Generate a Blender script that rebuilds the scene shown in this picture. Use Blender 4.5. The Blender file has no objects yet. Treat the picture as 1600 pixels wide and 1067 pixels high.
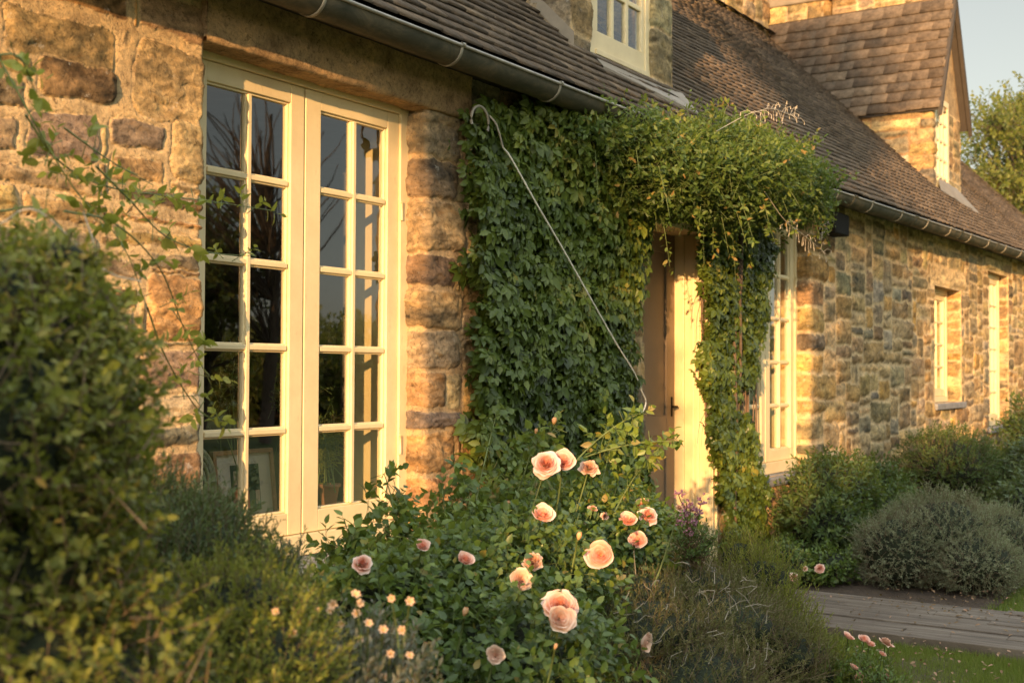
import bpy, math, random
import numpy as np
from mathutils import Vector
R_=math.radians
rng=np.random.default_rng(7); random.seed(7)
scn=bpy.context.scene; COL=scn.collection
# ------------------------------------------------------------------ camera
D=3.6; HC=1.45; FPX=1900.; TH=R_(33.2); PT=R_(1.4); RL=R_(.25)
fw=np.array([math.cos(TH)*math.cos(PT),math.sin(TH)*math.cos(PT),math.sin(PT)])
r0=np.array([math.sin(TH),-math.cos(TH),0]); u0=np.cross(r0,fw)
cr=r0*math.cos(RL)+u0*math.sin(RL); cu=np.cross(cr,fw)
CP=np.array([0,-D,HC])
cam=bpy.data.cameras.new('camera'); co=bpy.data.objects.new('camera',cam); COL.objects.link(co)
from mathutils import Matrix
co.matrix_world=Matrix(((cr[0],cu[0],-fw[0],CP[0]),(cr[1],cu[1],-fw[1],CP[1]),(cr[2],cu[2],-fw[2],CP[2]),(0,0,0,1)))
cam.sensor_width=36; cam.lens=FPX/1600*36; cam.clip_start=.05; cam.clip_end=2000
cam.dof.use_dof=True; cam.dof.focus_distance=5.1; cam.dof.aperture_fstop=4.5
scn.camera=co
def ray(px,py): return fw+cr*((px-800)/FPX)-cu*((py-533.5)/FPX)
def at(px,py,Y):                       # point of the wall-parallel plane y=Y seen at a pixel of the photo
    d=ray(px,py); return CP+d*((Y-CP[1])/d[1])
def dep(px,py,z): return CP+ray(px,py)*z   # point at depth z
# ------------------------------------------------------------------ light
SD=np.array([1,.36,-.165]); KX=1/.36; KZ=.165/.36; SD/=np.linalg.norm(SD)      # direction the sunlight travels
sl=bpy.data.lights.new('sun','SUN'); sl.energy=3.2; sl.angle=R_(.5); sl.color=(1,.57,.245)
so=bpy.data.objects.new('sun',sl); COL.objects.link(so)
so.rotation_euler=Vector(SD).to_track_quat('-Z','Y').to_euler()
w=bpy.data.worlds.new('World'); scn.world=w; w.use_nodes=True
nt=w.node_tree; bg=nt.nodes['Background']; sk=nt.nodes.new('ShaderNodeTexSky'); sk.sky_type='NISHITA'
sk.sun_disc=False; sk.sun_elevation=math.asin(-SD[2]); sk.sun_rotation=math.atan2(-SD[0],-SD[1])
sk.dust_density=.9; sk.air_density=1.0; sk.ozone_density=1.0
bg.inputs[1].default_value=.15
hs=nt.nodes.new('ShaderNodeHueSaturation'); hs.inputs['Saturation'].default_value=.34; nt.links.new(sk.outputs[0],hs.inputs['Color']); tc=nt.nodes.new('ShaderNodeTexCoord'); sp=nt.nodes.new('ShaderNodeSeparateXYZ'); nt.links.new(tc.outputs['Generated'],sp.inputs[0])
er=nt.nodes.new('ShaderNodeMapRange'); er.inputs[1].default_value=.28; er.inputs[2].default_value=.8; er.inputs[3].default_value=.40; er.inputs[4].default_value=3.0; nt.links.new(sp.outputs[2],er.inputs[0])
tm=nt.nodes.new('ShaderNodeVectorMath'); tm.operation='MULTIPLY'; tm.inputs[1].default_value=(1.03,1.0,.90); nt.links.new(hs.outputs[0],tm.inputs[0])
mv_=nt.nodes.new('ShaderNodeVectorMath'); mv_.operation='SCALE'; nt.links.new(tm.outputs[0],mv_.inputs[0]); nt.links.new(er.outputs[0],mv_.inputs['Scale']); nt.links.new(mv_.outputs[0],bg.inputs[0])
scn.view_settings.view_transform='Standard'; scn.view_settings.look='None'
scn.view_settings.gamma=1; scn.view_settings.exposure=1.55
# ------------------------------------------------------------------ tags
def tag(o,label=None,cat=None,group=None,kind=None):
    if label: o['label']=label
    if cat: o['category']=cat
    if group: o['group']=group
    if kind: o['kind']=kind
    return o
def empty(name,loc,label=None,cat=None,group=None):
    o=bpy.data.objects.new(name,None); COL.objects.link(o); o.location=loc; o.empty_display_size=.1
    return tag(o,label,cat,group)
def link(name,me,parent=None):
    o=bpy.data.objects.new(name,me); COL.objects.link(o)
    if parent:
        o.parent=parent
        l=parent.location.copy(); p=parent.parent
        while p: l+=p.location; p=p.parent
        o.location=-l                   # every mesh is modelled in world space
    return o
# ------------------------------------------------------------------ materials
def mat(name): 
    m=bpy.data.materials.new(name); m.use_nodes=True; t=m.node_tree; return m,t,t.nodes['Principled BSDF'],t.nodes,t.links
def noise(t,scale,detail=4,rough=.6,vec=None,dist=0):
    n=t.nodes.new('ShaderNodeTexNoise'); n.inputs['Scale'].default_value=scale; n.inputs['Detail'].default_value=detail
    n.inputs['Roughness'].default_value=rough; n.inputs['Distortion'].default_value=dist
    if vec: t.links.new(vec,n.inputs['Vector'])
    return n.outputs['Fac']
def coords(t,scale=None):
    c=t.nodes.new('ShaderNodeNewGeometry').outputs['Position']
    if scale:
        m=t.nodes.new('ShaderNodeMapping'); m.inputs['Scale'].default_value=scale; t.links.new(c,m.inputs['Vector']); c=m.outputs[0]
    return c
def ramp(t,fac,stops):
    r=t.nodes.new('ShaderNodeValToRGB'); e=r.color_ramp.elements
    while len(e)<len(stops): e.new(.5)
    for k,(p,c) in enumerate(stops): e[k].position=p; e[k].color=(*c,1) if len(c)==3 else c
    t.links.new(fac,r.inputs[0]); return r.outputs[0]
def mix(t,fac,a,b,mode='MIX'):
    n=t.nodes.new('ShaderNodeMix'); n.data_type='RGBA'; n.blend_type=mode
    for i,v in ((0,fac),(6,a),(7,b)):
        if isinstance(v,(int,float)): n.inputs[i].default_value=v
        elif isinstance(v,tuple): n.inputs[i].default_value=(*v,1)
        else: t.links.new(v,n.inputs[i])
    return n.outputs[2]
def bump(t,h,strength,dist=.01,prev=None):
    b=t.nodes.new('ShaderNodeBump'); b.inputs['Strength'].default_value=strength; b.inputs['Distance'].default_value=dist
    t.links.new(h,b.inputs['Height'])
    if prev: t.links.new(prev,b.inputs['Normal'])
    return b.outputs[0]
def simple(name,col,rough=.6,metal=0,var=.15,scale=8,bmp=.2,bscale=60,bd=.003,spec=.5):
    m,t,b,N,L=mat(name); c=coords(t); n=noise(t,scale,5,.6,c)
    dark=tuple(x*(1-var) for x in col); lite=tuple(min(1,x*(1+var)) for x in col)
    L.new(ramp(t,n,[(.3,dark),(.7,lite)]),b.inputs['Base Color']); b.inputs['Roughness'].default_value=rough
    b.inputs['Metallic'].default_value=metal; b.inputs['Specular IOR Level'].default_value=spec
    if bmp: L.new(bump(t,noise(t,bscale,4,.6,c),bmp,bd),b.inputs['Normal'])
    return m
def stone_mat():
    m,t,b,N,L=mat('stone'); c=coords(t)
    a=N.new('ShaderNodeAttribute'); a.attribute_name='Col'
    mo=N.new('ShaderNodeAttribute'); mo.attribute_name='stone'
    n1=noise(t,9,6,.65,c); n2=noise(t,48,7,.75,c,.6); n3=noise(t,3,3,.5,c)
    col=mix(t,.8,a.outputs['Color'],ramp(t,n1,[(.30,(.42,.38,.35)),(.5,(.95,.93,.90)),(.70,(1.4,1.28,1.08))]),'MULTIPLY')
    col=mix(t,.95,col,ramp(t,n2,[(.32,(.32,.28,.25)),(.46,(1,1,1)),(.68,(1.5,1.42,1.3))]),'MULTIPLY')
    # lichen: pale grey and orange blotches on stone
    l1=ramp(t,noise(t,17,7,.75,c),[(.60,(0,0,0)),(.68,(1,1,1))]); 
    l1m=mix(t,1.0,l1,mo.outputs['Color'],'MULTIPLY'); s=N.new('ShaderNodeMath'); s.operation='MULTIPLY'; L.new(l1m,s.inputs[0]); s.inputs[1].default_value=.5
    col=mix(t,s.outputs[0],col,(.52,.50,.44))
    l2=ramp(t,noise(t,5,5,.6,coords(t,(1,1,1.4)),.5),[(.60,(0,0,0)),(.72,(1,1,1))]); s2=N.new('ShaderNodeMath'); s2.operation='MULTIPLY'; L.new(l2,s2.inputs[0]); s2.inputs[1].default_value=.45
    col=mix(t,s2.outputs[0],col,(.42,.22,.07))
    L.new(col,b.inputs['Base Color']); b.inputs['Roughness'].default_value=.93; b.inputs['Specular IOR Level'].default_value=.15
    v=N.new('ShaderNodeTexVoronoi'); v.feature='DISTANCE_TO_EDGE'; v.inputs['Scale'].default_value=11; L.new(coords(t,(.7,.7,1.6)),v.inputs['Vector'])
    nb=bump(t,noise(t,55,8,.72,c,.8),.9,.009); nb=bump(t,noise(t,170,4,.7,c),.7,.003,nb)
    L.new(nb,b.inputs['Normal']); return m
def leaf_mat(name,stops,trans=.35,rough=.5,spec=.35):
    m,t,b,N,L=mat(name); a=N.new('ShaderNodeAttribute'); a.attribute_name='tint'
    c=ramp(t,a.outputs['Fac'],stops)
    L.new(c,b.inputs['Base Color']); b.inputs['Roughness'].default_value=rough; b.inputs['Specular IOR Level'].default_value=spec
    tr=N.new('ShaderNodeBsdfTranslucent'); L.new(mix(t,.5,c,(.35,.42,.05),'MIX'),tr.inputs['Color'])
    mx=N.new('ShaderNodeMixShader'); mx.inputs[0].default_value=trans
    L.new(b.outputs[0],mx.inputs[1]); L.new(tr.outputs[0],mx.inputs[2]); L.new(mx.outputs[0],N['Material Output'].inputs[0]); return m
def glass_mat():
    m,t,b,N,L=mat('glass'); N.remove(b)
    f=N.new('ShaderNodeLayerWeight'); f.inputs[0].default_value=.5
    pw=N.new('ShaderNodeMath'); pw.operation='POWER'; L.new(f.outputs['Facing'],pw.inputs[0]); pw.inputs[1].default_value=3.2
    ma=N.new('ShaderNodeMath'); ma.operation='MULTIPLY_ADD'; L.new(pw.outputs[0],ma.inputs[0]); ma.inputs[1].default_value=.85; ma.inputs[2].default_value=.15
    nb=bump(t,noise(t,2.2,2,.5,coords(t)),.035,.02)
    g=N.new('ShaderNodeBsdfGlossy'); g.inputs['Roughness'].default_value=.015; g.inputs['Color'].default_value=(.95,.97,1,1); L.new(nb,g.inputs['Normal'])
    tr=N.new('ShaderNodeBsdfTransparent'); tr.inputs[0].default_value=(.86,.9,.88,1)
    mx=N.new('ShaderNodeMixShader'); L.new(ma.outputs[0],mx.inputs[0]); L.new(tr.outputs[0],mx.inputs[1]); L.new(g.outputs[0],mx.inputs[2]); L.new(mx.outputs[0],N['Material Output'].inputs[0]); return m
def paint_mat():
    m,t,b,N,L=mat('cream_paint'); c=coords(t)
    col=ramp(t,noise(t,3,6,.7,c),[(.3,(.67,.54,.31)),(.65,(.80,.67,.40))])
    L.new(mix(t,ramp(t,noise(t,40,5,.7,coords(t,(1,1,.25))),[(.62,(0,0,0)),(.75,(.5,.5,.5))]),col,(.40,.31,.18)),b.inputs['Base Color'])
    b.inputs['Roughness'].default_value=.42; L.new(bump(t,noise(t,60,3,.6,coords(t,(2,2,.2))),.25,.002),b.inputs['Normal']); return m
def roof_mat():
    m,t,b,N,L=mat('roof_tile'); c=coords(t); a=N.new('ShaderNodeAttribute'); a.attribute_name='tint'
    col=ramp(t,a.outputs['Fac'],[(0,(.08,.063,.048)),(.5,(.13,.103,.078)),(1,(.20,.155,.11))])
    col=mix(t,.8,col,ramp(t,noise(t,14,6,.7,c),[(.3,(.5,.5,.5)),(.7,(1.5,1.45,1.4))]),'MULTIPLY')
    col=mix(t,ramp(t,noise(t,26,6,.75,c),[(.6,(0,0,0)),(.7,(.6,.6,.6))]),col,(.26,.24,.19))
    L.new(col,b.inputs['Base Color']); b.inputs['Roughness'].default_value=.9; b.inputs['Specular IOR Level'].default_value=.2
    L.new(bump(t,noise(t,60,6,.7,c),.7,.008),b.inputs['Normal']); return m
def metal_mat():
    m,t,b,N,L=mat('gutter_zinc'); c=coords(t)
    col=ramp(t,noise(t,5,7,.72,coords(t,(1,2,2)),.6),[(.3,(.032,.034,.022)),(.5,(.07,.066,.045)),(.7,(.15,.12,.075))])
    L.new(col,b.inputs['Base Color']); b.inputs['Roughness'].default_value=.7; b.inputs['Metallic'].default_value=0; b.inputs['Specular IOR Level'].default_value=.25
    L.new(bump(t,noise(t,40,4,.6,c),.2,.003),b.inputs['Normal']); return m
def petal_mat(name,stops):
    m,t,b,N,L=mat(name); a=N.new('ShaderNodeAttribute'); a.attribute_name='tint'
    c=ramp(t,a.outputs['Fac'],stops); L.new(c,b.inputs['Base Color']); b.inputs['Roughness'].default_value=.6; b.inputs['Specular IOR Level'].default_value=.2
    tr=N.new('ShaderNodeBsdfTranslucent'); L.new(c,tr.inputs['Color']); mx=N.new('ShaderNodeMixShader'); mx.inputs[0].default_value=.18
    L.new(b.outputs[0],mx.inputs[1]); L.new(tr.outputs[0],mx.inputs[2]); L.new(mx.outputs[0],N['Material Output'].inputs[0]); return m
M=dict(stone=stone_mat(),glass=glass_mat(),paint=paint_mat(),roof=roof_mat(),metal=metal_mat(),
 lead=simple('lead_flashing',(.23,.195,.145),.6,.1,.2,6,.3,30),
 bead=simple('gutter_bead',(.33,.31,.27),.45,.2,.2,12),
 strap=simple('gutter_strap',(.27,.25,.20),.5,.1,.2,12),
 dark=simple('dark_timber',(.05,.04,.03),.8), door=simple('door_paint',(.22,.165,.11),.6,0,.08,3,.15,30),
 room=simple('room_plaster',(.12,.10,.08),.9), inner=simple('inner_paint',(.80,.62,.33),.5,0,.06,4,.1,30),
 sill=simple('slate_sill',(.22,.225,.23),.7,0,.25,12,.4,40,.004),
 black=simple('black_metal',(.008,.008,.008),.7,spec=.1), rope=simple('white_cable',(.80,.76,.66),.5,0,.08,20),
 bark=simple('bark',(.11,.08,.055),.9,0,.35,14,.8,35,.01), twig=simple('twig',(.17,.12,.07),.8,0,.3,20), gstem=simple('green_stem',(.13,.17,.05),.6,0,.25,15),
 rstem=simple('red_stem',(.15,.095,.055),.6,0,.25,15), straw2=simple('pale_twig',(.30,.26,.19),.8,0,.2,20), straw=simple('dry_stem',(.50,.44,.34),.8,0,.2,20),
 soil=simple('soil',(.075,.052,.035),.95,0,.4,6,1,25,.03), lawn=simple('lawn',(.08,.11,.025),.95,0,.3,5,.6,40,.01),
 mount=simple('picture_mount',(.55,.52,.44),.8,0,.04), wood=simple('frame_wood',(.28,.15,.08),.45,0,.2,20), wicker=simple('wicker',(.32,.32,.22),.7,0,.3,30,.6,120),
 red=simple('painted_red',(.35,.07,.05),.6), teal=simple('painted_green',(.03,.07,.045),.6), skin=simple('painted_pale',(.45,.36,.27),.6), pot=simple('pot_clay',(.3,.15,.09),.8))
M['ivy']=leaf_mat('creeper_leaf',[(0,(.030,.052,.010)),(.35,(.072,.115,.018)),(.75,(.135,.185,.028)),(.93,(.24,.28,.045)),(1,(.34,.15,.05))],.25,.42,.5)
M['honey']=leaf_mat('canopy_leaf',[(0,(.030,.058,.013)),(.5,(.078,.128,.025)),(.85,(.16,.21,.04)),(1,(.30,.19,.06))],.35,.5,.35)
M['rosel']=leaf_mat('rose_leaf',[(0,(.038,.075,.016)),(.5,(.09,.15,.028)),(.9,(.19,.26,.042)),(1,(.28,.21,.05))],.3,.42,.5)
M['box']=leaf_mat('box_leaf',[(0,(.045,.060,.013)),(.5,(.13,.15,.026)),(.9,(.27,.26,.045)),(1,(.40,.26,.05))],.35,.5,.35)
M['blue']=leaf_mat('rosemary_leaf',[(0,(.055,.085,.040)),(.6,(.10,.145,.062)),(1,(.17,.20,.08))],.25)
M['lime']=leaf_mat('heath_leaf',[(0,(.13,.16,.025)),(.6,(.29,.31,.05)),(1,(.42,.38,.09))],.35)
M['heath']=leaf_mat('brown_heath_leaf',[(0,(.08,.085,.03)),(.5,(.16,.155,.06)),(.85,(.27,.235,.11)),(1,(.36,.26,.15))],.25)
M['grey']=leaf_mat('santolina_leaf',[(0,(.14,.16,.09)),(.6,(.28,.31,.19)),(1,(.40,.42,.28))],.25,.7)
M['green']=leaf_mat('shrub_leaf',[(0,(.04,.075,.02)),(.6,(.085,.135,.034)),(1,(.17,.21,.05))],.3)
M['silver']=leaf_mat('silver_leaf',[(0,(.11,.12,.09)),(1,(.26,.26,.20))],.25,.8)
M['tree']=leaf_mat('tree_leaf',[(0,(.09,.11,.025)),(.6,(.17,.185,.04)),(1,(.28,.26,.07))],.4)
M['grass']=leaf_mat('grass_blade',[(0,(.085,.13,.022)),(.6,(.16,.22,.035)),(1,(.28,.28,.08))],.3)
M['litter']=leaf_mat('dry_leaf',[(0,(.10,.06,.03)),(.6,(.22,.14,.07)),(1,(.40,.24,.16))],.1,.8)
M['petal']=petal_mat('rose_petal',[(0,(.78,.33,.21)),(.3,(.87,.49,.37)),(.6,(.90,.63,.51)),(1,(.92,.76,.66))])
M['fade']=petal_mat('faded_petal',[(0,(.42,.20,.12)),(.5,(.70,.42,.30)),(1,(.74,.58,.44))])
M['pale']=petal_mat('pale_petal',[(0,(.80,.50,.38)),(.5,(.86,.66,.52)),(1,(.88,.76,.63))])
M['orange']=petal_mat('orange_petal',[(0,(.72,.42,.14)),(.5,(.80,.48,.27)),(1,(.80,.60,.42))])
M['pink']=petal_mat('pink_petal',[(0,(.72,.28,.24)),(1,(.82,.48,.42))])
M['mauve']=petal_mat('mauve_petal',[(0,(.40,.20,.26)),(1,(.62,.40,.44))])
# ------------------------------------------------------------------ mesh helpers
class MB:
    def __init__(s): s.v=[]; s.f=[]; s.m=[]; s.sm=[]; s.n=0
    def add(s,vs,fs,m=0,smooth=False):
        s.v.append(np.asarray(vs,float).reshape(-1,3)); s.f+= [tuple(int(i)+s.n for i in f) for f in fs]; s.m+=[m]*len(fs); s.sm+=[smooth]*len(fs); s.n+=len(s.v[-1])
    def box(s,x0,x1,y0,y1,z0,z1,m=0):
        s.add([(x0,y0,z0),(x1,y0,z0),(x1,y1,z0),(x0,y1,z0),(x0,y0,z1),(x1,y0,z1),(x1,y1,z1),(x0,y1,z1)],
              [(0,3,2,1),(4,5,6,7),(0,1,5,4),(1,2,6,5),(2,3,7,6),(3,0,4,7)],m)
    def tube(s,pts,rad,seg=6,m=0,cap=True):
        pts=np.asarray(pts,float); n=len(pts); rad=np.broadcast_to(rad,(n,)) if np.ndim(rad)<=1 else rad
        T=np.gradient(pts,axis=0); T/=np.linalg.norm(T,axis=1)[:,None]+1e-9
        a=np.where(np.abs(T[:,2:3])>.9,np.array([[1.,0,0]]),np.array([[0,0,1.]]))
        # keep one reference for the whole tube
        ref=np.array([0,0,1.]) if abs(T.mean(0)[2])<.8 else np.array([1.,0,0])
        U=np.cross(T,ref); U/=np.linalg.norm(U,axis=1)[:,None]+1e-9; V=np.cross(T,U)
        an=np.arange(seg)/seg*2*np.pi
        vs=pts[:,None]+rad[:,None,None]*(np.cos(an)[None,:,None]*U[:,None]+np.sin(an)[None,:,None]*V[:,None])
        fs=[(i*seg+j,i*seg+(j+1)%seg,(i+1)*seg+(j+1)%seg,(i+1)*seg+j) for i in range(n-1) for j in range(seg)]
        if cap: fs+=[tuple(range(seg)),tuple(range((n-1)*seg,n*seg))[::-1]]
        s.add(vs.reshape(-1,3),fs,m,True)
    def build(s,name,mats,parent=None,bevel=0):
        me=bpy.data.meshes.new(name); V=np.concatenate(s.v) if s.v else np.zeros((0,3))
        me.from_pydata(V.tolist(),[],s.f)
        for m_ in (mats if isinstance(mats,(list,tuple)) else [mats]): me.materials.append(m_)
        me.polygons.foreach_set('material_index',s.m); me.polygons.foreach_set('use_smooth',s.sm); me.update()
        o=link(name,me,parent)
        if mats is M.get('stone'):
            a=me.attributes.new('Col','FLOAT_COLOR','POINT'); a.data.foreach_set('color',np.tile([.36,.27,.165,1],len(V)).astype(np.float32))
        if bevel:
            b=o.modifiers.new('b','BEVEL'); b.width=bevel; b.segments=2; b.limit_method='ANGLE'; b.angle_limit=R_(40)
        return o
def fast(name,V,F,mt,parent=None,tint=None,smooth=False,attrs=None):
    """V (n,3); F list of int arrays (k,3)/(k,4)"""
    me=bpy.data.meshes.new(name); me.vertices.add(len(V)); me.vertices.foreach_set('co',np.asarray(V,np.float32).ravel())
    idx=np.concatenate([f.ravel() for f in F]); ln=np.concatenate([np.full(len(f),f.shape[1]) for f in F])
    me.loops.add(len(idx)); me.loops.foreach_set('vertex_index',idx.astype(np.int32))
    me.polygons.add(len(ln)); st=np.concatenate([[0],np.cumsum(ln)[:-1]]); me.polygons.foreach_set('loop_start',st.astype(np.int32)); me.polygons.foreach_set('loop_total',ln.astype(np.int32))
    if smooth: me.polygons.foreach_set('use_smooth',np.ones(len(ln),bool))
    me.materials.append(mt); me.update(calc_edges=True)
    if tint is not None:
        a=me.attributes.new('tint','FLOAT','POINT'); a.data.foreach_set('value',np.asarray(tint,np.float32))
    if attrs:
        for k,v in attrs.items():
            if v.ndim==2:
                a=me.attributes.new(k,'FLOAT_COLOR','POINT'); a.data.foreach_set('color',np.concatenate([v,np.ones((len(v),1))],1).astype(np.float32).ravel())
            else: a=me.attributes.new(k,'FLOAT','POINT'); a.data.foreach_set('value',v.astype(np.float32))
    return link(name,me,parent)
def nrm(a): return a/(np.linalg.norm(a,axis=-1,keepdims=True)+1e-9)
def vnoise(x,y,seed=0):
    r=np.random.default_rng(seed).random((64,64)); xi=np.floor(x).astype(int); yi=np.floor(y).astype(int); fx=x-xi; fy=y-yi
    fx=fx*fx*(3-2*fx); fy=fy*fy*(3-2*fy); g=lambda a,b:r[a%64,b%64]
    return (g(xi,yi)*(1-fx)+g(xi+1,yi)*fx)*(1-fy)+(g(xi,yi+1)*(1-fx)+g(xi+1,yi+1)*fx)*fy
def fbm(x,y,seed=0,o=4):
    s=0;a=.5
    for k in range(o): s=s+a*vnoise(x*2**k+7.3*k,y*2**k+3.1*k,seed+k); a*=.5
    return s/(1-.5**o)
def noise3(p,seed=0):   # cheap smooth 3-D noise from plane waves
    r=np.random.default_rng(seed); s=0
    for k in range(7):
        d=r.normal(size=3); s=s+np.sin(p@d*1.3+r.random()*6.28)
    return s/7
# ------------------------------------------------------------------ stone walls
PAL=np.array([(.42,.31,.175),(.36,.26,.145),(.30,.21,.125),(.32,.26,.175),(.27,.245,.19),(.45,.28,.12),(.23,.185,.135),(.44,.35,.22),(.17,.15,.115)])
PW=np.array([.2,.2,.16,.16,.08,.08,.06,.04,.02]); PW/=PW.sum()
MORT=np.array([.54,.41,.24])
def rubble(u0,u1,z0,z1,cell,wr,hr,seed,pre=()):
    r=np.random.default_rng(seed); nu=int(round((u1-u0)/cell)); nz=int(round((z1-z0)/cell)); occ=np.zeros((nz,nu),bool); out=[]
    for s in pre:
        a,b,c,d=[int(round(v)) for v in ((s[0]-u0)/cell,(s[1]-z0)/cell,(s[2]-u0)/cell,(s[3]-z0)/cell)]
        occ[max(b,0):d,max(a,0):c]=True; out.append((s[0],s[1],s[2],s[3],s[4]))
    for j in range(nz):
        for i in range(nu):
            if occ[j,i]: continue
            h=r.integers(hr[0],hr[1]+1); wd=r.integers(wr[0],wr[1]+1)
            if r.random()<.12: h=int(h*1.6)
            k=0
            while k<wd and i+k<nu and not occ[j,i+k]: k+=1
            if i+k<nu and not occ[j,i+k]:
                rest=0
                while i+k+rest<nu and not occ[j,i+k+rest] and rest<=wr[0]//2: rest+=1
                if rest<=wr[0]//2: k+=rest
            h=min(h,nz-j)
            if nz-j-h<hr[0]: h=nz-j
            for jj in range(j,j+h):
                if occ[jj,i:i+k].any(): h=jj-j; break
            occ[j:j+h,i:i+k]=True; out.append((u0+i*cell,z0+j*cell,u0+(i+k)*cell,z0+(j+h)*cell,int(r.choice(len(PAL),p=PW))))
    return out
def stone_wall(name,path,z0,z1,res,stones,seed,parent,gap=.012,bulge=.02,warp=.022,holes=(),blur=.035,wf=5.,mcol=MORT,lite=1.,con=1.):
    path=np.array(path,float); seg=np.linalg.norm(np.diff(path,axis=0),axis=1); cum=np.concatenate([[0],np.cumsum(seg)]); Lt=cum[-1]
    n=int(round(Lt/res))+1; u=np.linspace(0,Lt,n); P=np.stack([np.interp(u,cum,path[:,k]) for k in (0,1)],1)
    k=max(1,int(blur/res)); Q=P.copy()
    if len(path)>2:
        ker=np.ones(2*k+1)/(2*k+1); pad=np.pad(P,((k,k),(0,0)),'reflect',reflect_type='odd'); Q=np.stack([np.convolve(pad[:,i],ker,'valid') for i in (0,1)],1)
    T=nrm(np.gradient(Q,axis=0)); Nn=np.stack([T[:,1],-T[:,0]],1)
    m=int(round((z1-z0)/res))+1; z=np.linspace(z0,z1,m); uo=u+path[0,0]*0
    U,Z=np.meshgrid(u,z); s=seed*13
    Uw=U+warp*2*(fbm(U*wf,Z*wf,s)-.5)+.011*(fbm(U*24,Z*24,s+5)-.5)*2+.012*(fbm(U*11,Z*11,s+15)-.5)*2; Zw=Z+warp*2*(fbm(U*wf+40,Z*wf,s+9)-.5)+.010*(fbm(U*24+9,Z*24,s+7)-.5)*2+.012*(fbm(U*11+5,Z*11,s+17)-.5)*2
    H=.003+.012*(fbm(U*9,Z*9,s+3,5)-.5); C=np.ones((m,n,3))*mcol*(.85+.3*fbm(U*7,Z*7,s+2)[...,None]); S=np.zeros((m,n)); rr=np.random.default_rng(seed)
    for (a,b,c,d,ci) in stones:
        i0=max(0,int((a-warp*2)/res)-2); i1=min(n,int((c+warp*2)/res)+3); j0=max(0,int((b-z0-warp*2)/res)-2); j1=min(m,int((d-z0+warp*2)/res)+3)
        if i1<=i0 or j1<=j0: continue
        x=Uw[j0:j1,i0:i1]; y=Zw[j0:j1,i0:i1]; g=gap*rr.uniform(.6,1.5); hw=(c-a)/2-g; hh=(d-b)/2-g
        if hw<.005 or hh<.005: continue
        cr_=min(hw,hh)*rr.uniform(.12,.5); tl=rr.uniform(-.12,.12)*min(1,hh/hw)
        px=np.abs(x-(a+c)/2)-(hw-cr_); py=np.abs(y-(b+d)/2+tl*(x-(a+c)/2))-(hh-cr_)
        sd=-(np.sqrt(np.maximum(px,0)**2+np.maximum(py,0)**2)+np.minimum(np.maximum(px,py),0)-cr_)
        ins=np.clip(sd/.004,0,1); prof=np.clip(sd/(.012),0,1); prof=np.sqrt(1-(1-prof)**2)
        bl=bulge*rr.uniform(.55,1.35); tx,ty=rr.uniform(-.07,.07,2)
        o1,o2=rr.uniform(0,50,2)
        face=(fbm(x*9+o1,y*20+o2,s+4,5)-.5)*bulge*1.5+tx*(x-(a+c)/2)+ty*(y-(b+d)/2)-np.abs(fbm(x*9+o2,y*24+o1,s+6,4)-.5)*.028+.004
        h=prof*(bl*.6+bl*.4*np.clip(sd/.06,0,1)+face*np.clip(sd/.03,0,1))
        hs=H[j0:j1,i0:i1]; hs-=np.where((sd<=0),np.clip(1+sd/.011,0,1),0)*.006*np.clip(fbm(x*6+o1,y*6,s+21,2)*2.4-.6,0,1); hs[:]=np.where(ins>0,np.maximum(hs*(1-ins),0)+h,hs)
        col=PAL[ci] if not isinstance(ci,tuple) else np.array(ci); col=col*rr.uniform(.68,1.18)*np.array([1,rr.uniform(.95,1.05),rr.uniform(.80,1.0)])
        col=(col-np.array([.31,.235,.155]))*con+np.array([.31,.235,.155]); col=col*lite; mm=(fbm(x*5+o2,y*15+o1,s+8,5)-.5)[...,None]; m2=(fbm(x*30+o2,y*50+o1,s+12,3)-.5)[...,None]; col2=col*(1+mm*1.3+m2*1.0)+mm*np.array([.07,.03,-.01]); cc=C[j0:j1,i0:i1]; cc[:]=cc*(1-ins[...,None])+np.clip(col2,.02,.7)*ins[...,None]
        ss=S[j0:j1,i0:i1]; ss[:]=np.maximum(ss,ins)
    X=Q[:,0][None]+Nn[:,0][None]*H; Y=Q[:,1][None]+Nn[:,1][None]*H
    V=np.stack([X,Y,Z],-1).reshape(-1,3)
    J,I=np.meshgrid(np.arange(m-1),np.arange(n-1),indexing='ij'); keep=np.ones(J.shape,bool)
    for (a,b,c,d) in holes: 
        uc=U[:-1,:-1]+res/2; zc=Z[:-1,:-1]+res/2; keep&=~((uc>a)&(uc<c)&(zc>b)&(zc<d))
    J=J[keep]; I=I[keep]; F=np.stack([J*n+I,J*n+I+1,(J+1)*n+I+1,(J+1)*n+I],1)
    return fast(name,V,[F],M['stone'],parent,smooth=True,attrs={'Col':np.clip(C,0,1).reshape(-1,3),'stone':S.reshape(-1)})
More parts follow.
